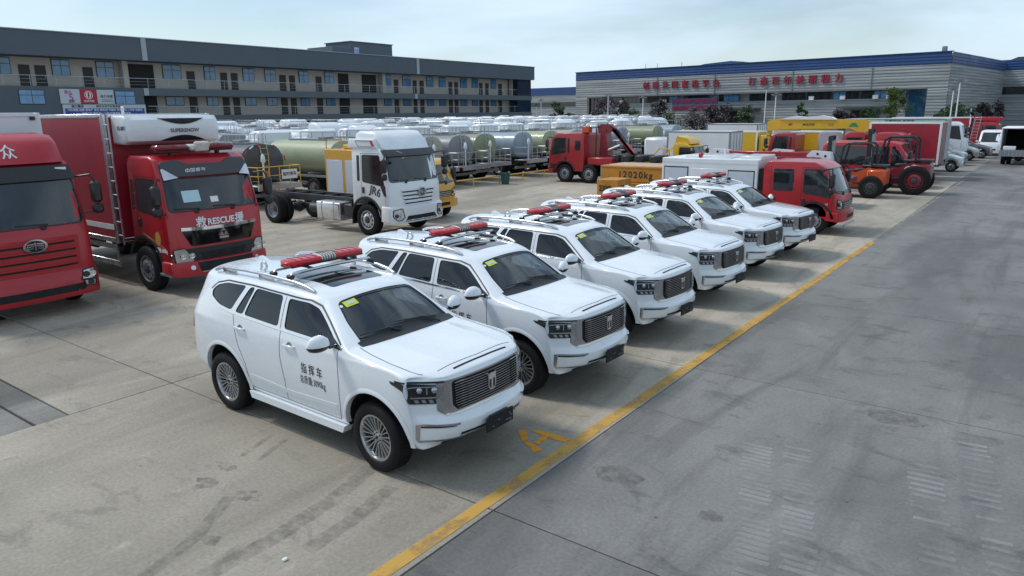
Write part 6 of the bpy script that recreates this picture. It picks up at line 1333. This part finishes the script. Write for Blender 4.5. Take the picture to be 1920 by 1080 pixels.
def hall():
    A=(-92.8,150.5,0); ang=math.atan2(139.7-150.5,79.4); L_=78.0; H=12.6
    t=thing('factory_hall','large grey factory hall with blue top band and red Chinese characters','building',A,ang)
    def part(name,c,d,m,ch=0): q=MB(); q.box(c,d,0,ch); return q.build(name,m,t)
    q=MB(); ribs(q,0,L_,6.9,10.7,0); ribs(q,0,3.4,0,6.9,0); ribs(q,75.0,L_,0,6.9,0); q.build('upper_cladding',M_clad,t,angle=20)
    q=MB(); ribs(q,0,L_,10.7,H,-.05); q.build('blue_band',M_blueband,t,angle=20)
    q=MB(); ribs(q,3.4,75,0,5.45,1.0); q.build('lower_cladding',M_clad,t,angle=20)
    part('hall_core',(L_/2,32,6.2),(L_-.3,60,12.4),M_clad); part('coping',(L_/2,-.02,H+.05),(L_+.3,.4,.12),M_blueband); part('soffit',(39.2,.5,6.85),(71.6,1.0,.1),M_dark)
    q=MB(); ribs(q,0,38,0,10.7,0); ribs(q,0,38,10.7,H,-.05); s=q.build('side_cladding',M_clad,t,(L_,0,0),(0,0,PI/2),angle=20)
    q=MB(); ribs(q,0,38,10.72,H,-.08); q.build('side_band',M_blueband,t,(L_,0,0),(0,0,PI/2),angle=20)
    x=5.0
    rr=random.Random(3)
    while x<71:
        w_=rr.choice((3.0,4.4,4.4,6.0)); w_=min(w_,71.6-x)
        q=MB(); q.box((x+w_/2,.96,6.14),(w_,.1,1.38)); f=q.build('window',M_winframe,t)
        n=max(2,int(w_/1.1))
        for k in range(n): q=MB(); q.box((x+w_*(k+.5)/n,.90,6.14),(w_/n-.1,.03,1.22)); q.build('pane',M_wintglass if rr.random()<.35 else M_glassd,f)
        x+=w_+rr.choice((.4,.4,1.2,2.2))
    part('glass_bay',(73.3,.85,3.4),(3.0,.2,6.7),mat('blue_green_glass',(.02,.07,.13),.1,world=True,var=.4)); part('glass_bay',(4.1,.85,3.4),(1.4,.2,6.7),M_glassd)
    for x0,x1 in((63,67.3),(38.6,43.6)):
        part('gate_opening',((x0+x1)/2,.93,1.75),(x1-x0,.12,3.5),M_dark); part('canopy',((x0+x1)/2+.1,-.4,3.95),(x1-x0+4.0,2.8,.22),M_dgrey)
        for xx in(x0-.15,x1+.15): part('gate_post',(xx,.88,1.75),(.3,.2,3.5),M_fascia2)
    for s_,xa,xb in(('创建共同富裕平台',19.7,36.4),('打造百年美丽程力',44.1,60.5)):
        for k,ch in enumerate(s_): text(ch,1.6,M_letter,t,(xa+(xb-xa)*k/7,-.22,9.0),SIDE,extrude=.10,bold=.024,name='sign_character')
    for x in(22.5,36.,52.,66.): part('down_pipe',(x,-.14,8.8),(.14,.12,3.8),M_grey)
    part('roof_fan',(76.5,1.2,13.1),(.7,.7,.9),M_grey,.1); q=MB(); q.prism([(26,12.5),(30,13.3),(36,13.6),(39,13.3),(40.5,12.5)],'y',6,12); q.build('roof_vent',M_blueband,t,angle=50)
    for x in(9.5,12.8,24,27.5,55.6,61.2,66.8,69.0): part('air_conditioner',(x,.55,5.75),(.9,.35,.7),M_wht,.03)
    for x in(18,21,27): part('roof_antenna',(x,2,13.1),(.08,.08,1.2),M_grey)
    # hall further back on the right
    t2=thing('factory_hall','second grey factory hall behind the corner of the large one, at the right edge','building',(-12.2,179.5,0),ang)
    q=MB(); ribs(q,0,70,0,10.9,0); q.build('cladding',M_clad,t2,angle=20); q=MB(); ribs(q,0,70,10.9,12.9,-.05); q.build('blue_band',M_blueband,t2,angle=20); q=MB(); q.box((35,15.2,6.4),(69.8,30,12.8)); q.build('hall_core',M_clad,t2)
    q=MB(); q.box((8,-.05,7.0),(12.5,.2,1.5)); w_=q.build('window',M_winframe,t2)
    for k in range(8): q=MB(); q.box((2.6+k*1.54,-.17,7.0),(1.4,.03,1.3)); q.build('pane',M_glassd,w_)
    q=MB(); q.box((14,-.1,2.2),(4.5,.2,4.4)); q.build('gate_opening',M_dark,t2); q=MB(); q.box((.3,-.12,6.2),(.16,.16,12.4)); q.build('down_pipe',M_pale,t2); q=MB(); q.prism([(1,12.8),(3,13.6),(6.5,13.6),(8.5,12.8)],'y',4,9); q.build('roof_vent',M_dgrey,t2)
    # far building between the two
    t3=thing('far_workshop','distant low workshop with blue roof band seen between office block and hall','building',(-195,236,0),R(-3)); q=MB(); q.box((40,10,4.9),(120,20,9.8)); q.build('wall',M_clad,t3); q=MB(); q.box((40,9.9,11.2),(120.3,20.3,2.7)); q.build('blue_band',M_blueband,t3); q=MB(); q.box((40,-.1,6.5),(118,.3,1.5)); q.build('window_strip',M_glassd,t3)
    # letter board in front of the hall
    def H2(s,off): 
        c,sn=math.cos(ang),math.sin(ang); return (A[0]+c*s+sn*off,A[1]+sn*s-c*off,0)
    b=thing('led_board','wide violet and red letter board on posts before the factory hall','sign',H2(34.0,4),ang)
    for z,m in((5.55,mat('violet_led_board',(.05,.045,.14),.5,var=.6,scale=3)),(4.25,mat('crimson_led_board',(.14,.07,.11),.5,var=.6,scale=3))): q=MB(); q.box((0,0,z),(10.2,.25,1.2)); q.build('board',m,b)
    text('热烈欢迎各级领导莅临指导',.80,M_letter,b,(0,-.14,5.55),SIDE,bold=.02); text('创新发展合作共赢程力汽车',.80,M_letter,b,(0,-.14,4.25),SIDE,bold=.02)
    for x in(-4.6,4.6): q=MB(); q.cyl((x,0,0),(x,0,6.2),.12,8); q.build('post',M_grey,b)
    # lamp posts
    PL=[('tall white lamp post left of the dark purple tree by the hall',24.5,20,6.7),('white lamp post right of the dark purple tree by the hall',32.6,20,6.1),('taller white lamp post above the left end of the yellow boom',54.2,15,7.1),('shorter white lamp post next to the taller one above the yellow boom',58.3,20,6.0),('tall white lamp post at the right corner of the hall',85.6,25,7.0),('lower white lamp post just left of the tall one at the hall corner',82.5,15,6.2),('short white lamp post near the second hall gate',83.5,8,3.7),('right one of two slim lamp posts before the distant workshop',19.6,34,5.7),('left one of two slim lamp posts before the distant workshop',18.4,34,4.8)]
    for lab,s_,off,h in PL:
        p=thing('lamp_post',lab,'lamp post',H2(s_,off),ang,'lamp posts before the halls'); q=MB(); q.cyl((0,0,0),(0,0,h),.10,8,r2=.07); q.build('pole',M_wht,p)
        for sg in(-1,1): q=MB(); q.box((sg*.45,0,h+.08),(.8,.22,.10),0,.03,rot=(0,-sg*.15,0)); q.build('lamp_head',M_grey,p)
        q=MB(); q.box((0,0,h+.3),(.6,.5,.05),rot=(.5,0,0)); q.build('solar_panel',M_dgrey,p)
    # trees
    TR=[(2.5,10,5.5,2.6,0,'green tree at the left corner of the factory hall'),(5.5,9,3.0,3.0,0,'low green bush beside the left corner tree'),(17,12,6.0,4.6,1,'broad dark purple tree left of the letter board'),(21.5,12,5.2,3.2,1,'smaller dark purple tree touching the broad one'),(26,14,3.2,4.5,0,'rounded green bush between purple trees'),(29.5,10,5.4,2.8,1,'purple tree under the left end of the letter board'),(33,12,3.0,3.6,0,'green bush under the letter board'),(39.5,12,3.9,4.2,1,'dark purple bush right of the letter board'),(44,12,4.0,4.0,1,'purple bush left of the tallest lamp post'),(48.5,11,4.2,2.8,0,'green bush at the foot of the tall lamp post'),(58,9,4.6,1.6,0,'thin young tree before the hall wall'),(65.5,10,3.2,2.8,1,'purple bush at the hall gate'),(68.5,8,3.4,2.4,0,'round green bush right of the hall gate'),(71.8,5,6.4,3.4,2,'bright green tree before the blue glass bay'),(80.5,6,4.0,4.0,0,'dark green bush at the hall corner'),(86,10,4.2,3.0,1,'dark bush before the second hall'),(-3.5,20,4.6,4.6,0,'green tree between office block and factory hall'),(-9,24,3.6,4.4,0,'low green tree before the distant workshop'),(-13,22,2.8,3.8,0,'leftmost green bush before the distant workshop')]
    LM=[mat('green_leaves',(.055,.10,.035),.6,var=.5,scale=1.2),mat('purple_leaves',(.040,.028,.035),.6,var=.5,scale=1.2),mat('bright_leaves',(.12,.20,.045),.6,var=.5,scale=1.2)]; M_bark=mat('bark',(.09,.07,.05),.9)
    for s_,off,h,wd,kind,lab in TR:
        wd*=1.35; h*=1.08
        p=thing('tree' if h>4.5 else 'bush',lab,'tree' if h>4.5 else 'bush',H2(s_,off),rnd.uniform(0,6),'planting before the halls'); q=MB(); q.cyl((0,0,0),(.1,0,h*.55),.12,7,r2=.06)
        for k in range(6):
            a=k*1.05; q.tube([(0.05,0,h*(.2+.05*k)),(wd*.18*math.cos(a),wd*.18*math.sin(a),h*(.42+.05*k)),(wd*.3*math.cos(a),wd*.3*math.sin(a),h*(.58+.05*k))],.03,5)
        q.build('trunk',M_bark,p)
        cl=[]
        for k in range(26):
            a=rnd.uniform(0,2*PI); r=math.sqrt(rnd.random()); z=rnd.uniform(.16,.95); prof_=math.sin(PI*min(1,(z-.05)*.95))**.6
            cl.append((wd*.46*r*prof_*math.cos(a),wd*.46*r*prof_*math.sin(a),h*z,rnd.uniform(.35,.7)*wd/3.4))
        q=MB()
        for i in range(2300):
            cx,cy,cz,cr=rnd.choice(cl); d=Vector((rnd.gauss(0,1),rnd.gauss(0,1),rnd.gauss(0,1))).normalized()*cr*rnd.random()**.4; c_=Vector((cx,cy,max(.15,cz)))+d; sz=rnd.uniform(.12,.24)
            u=Vector((rnd.gauss(0,1),rnd.gauss(0,1),rnd.gauss(0,1))).normalized(); v=u.orthogonal().normalized()
            q.add([c_-u*sz,c_+v*sz*.6,c_+u*sz,c_-v*sz*.6],[(0,1,2,3)])
        q.build('crown',LM[kind],p)
# ================================================================ the place
ground(); office(); hall()
place_suvs(); truck_a(); truck_b(); truck_c(); truck_d(); truck_e(); truck_f(); weights()
tankers(); barrier(); right_group()
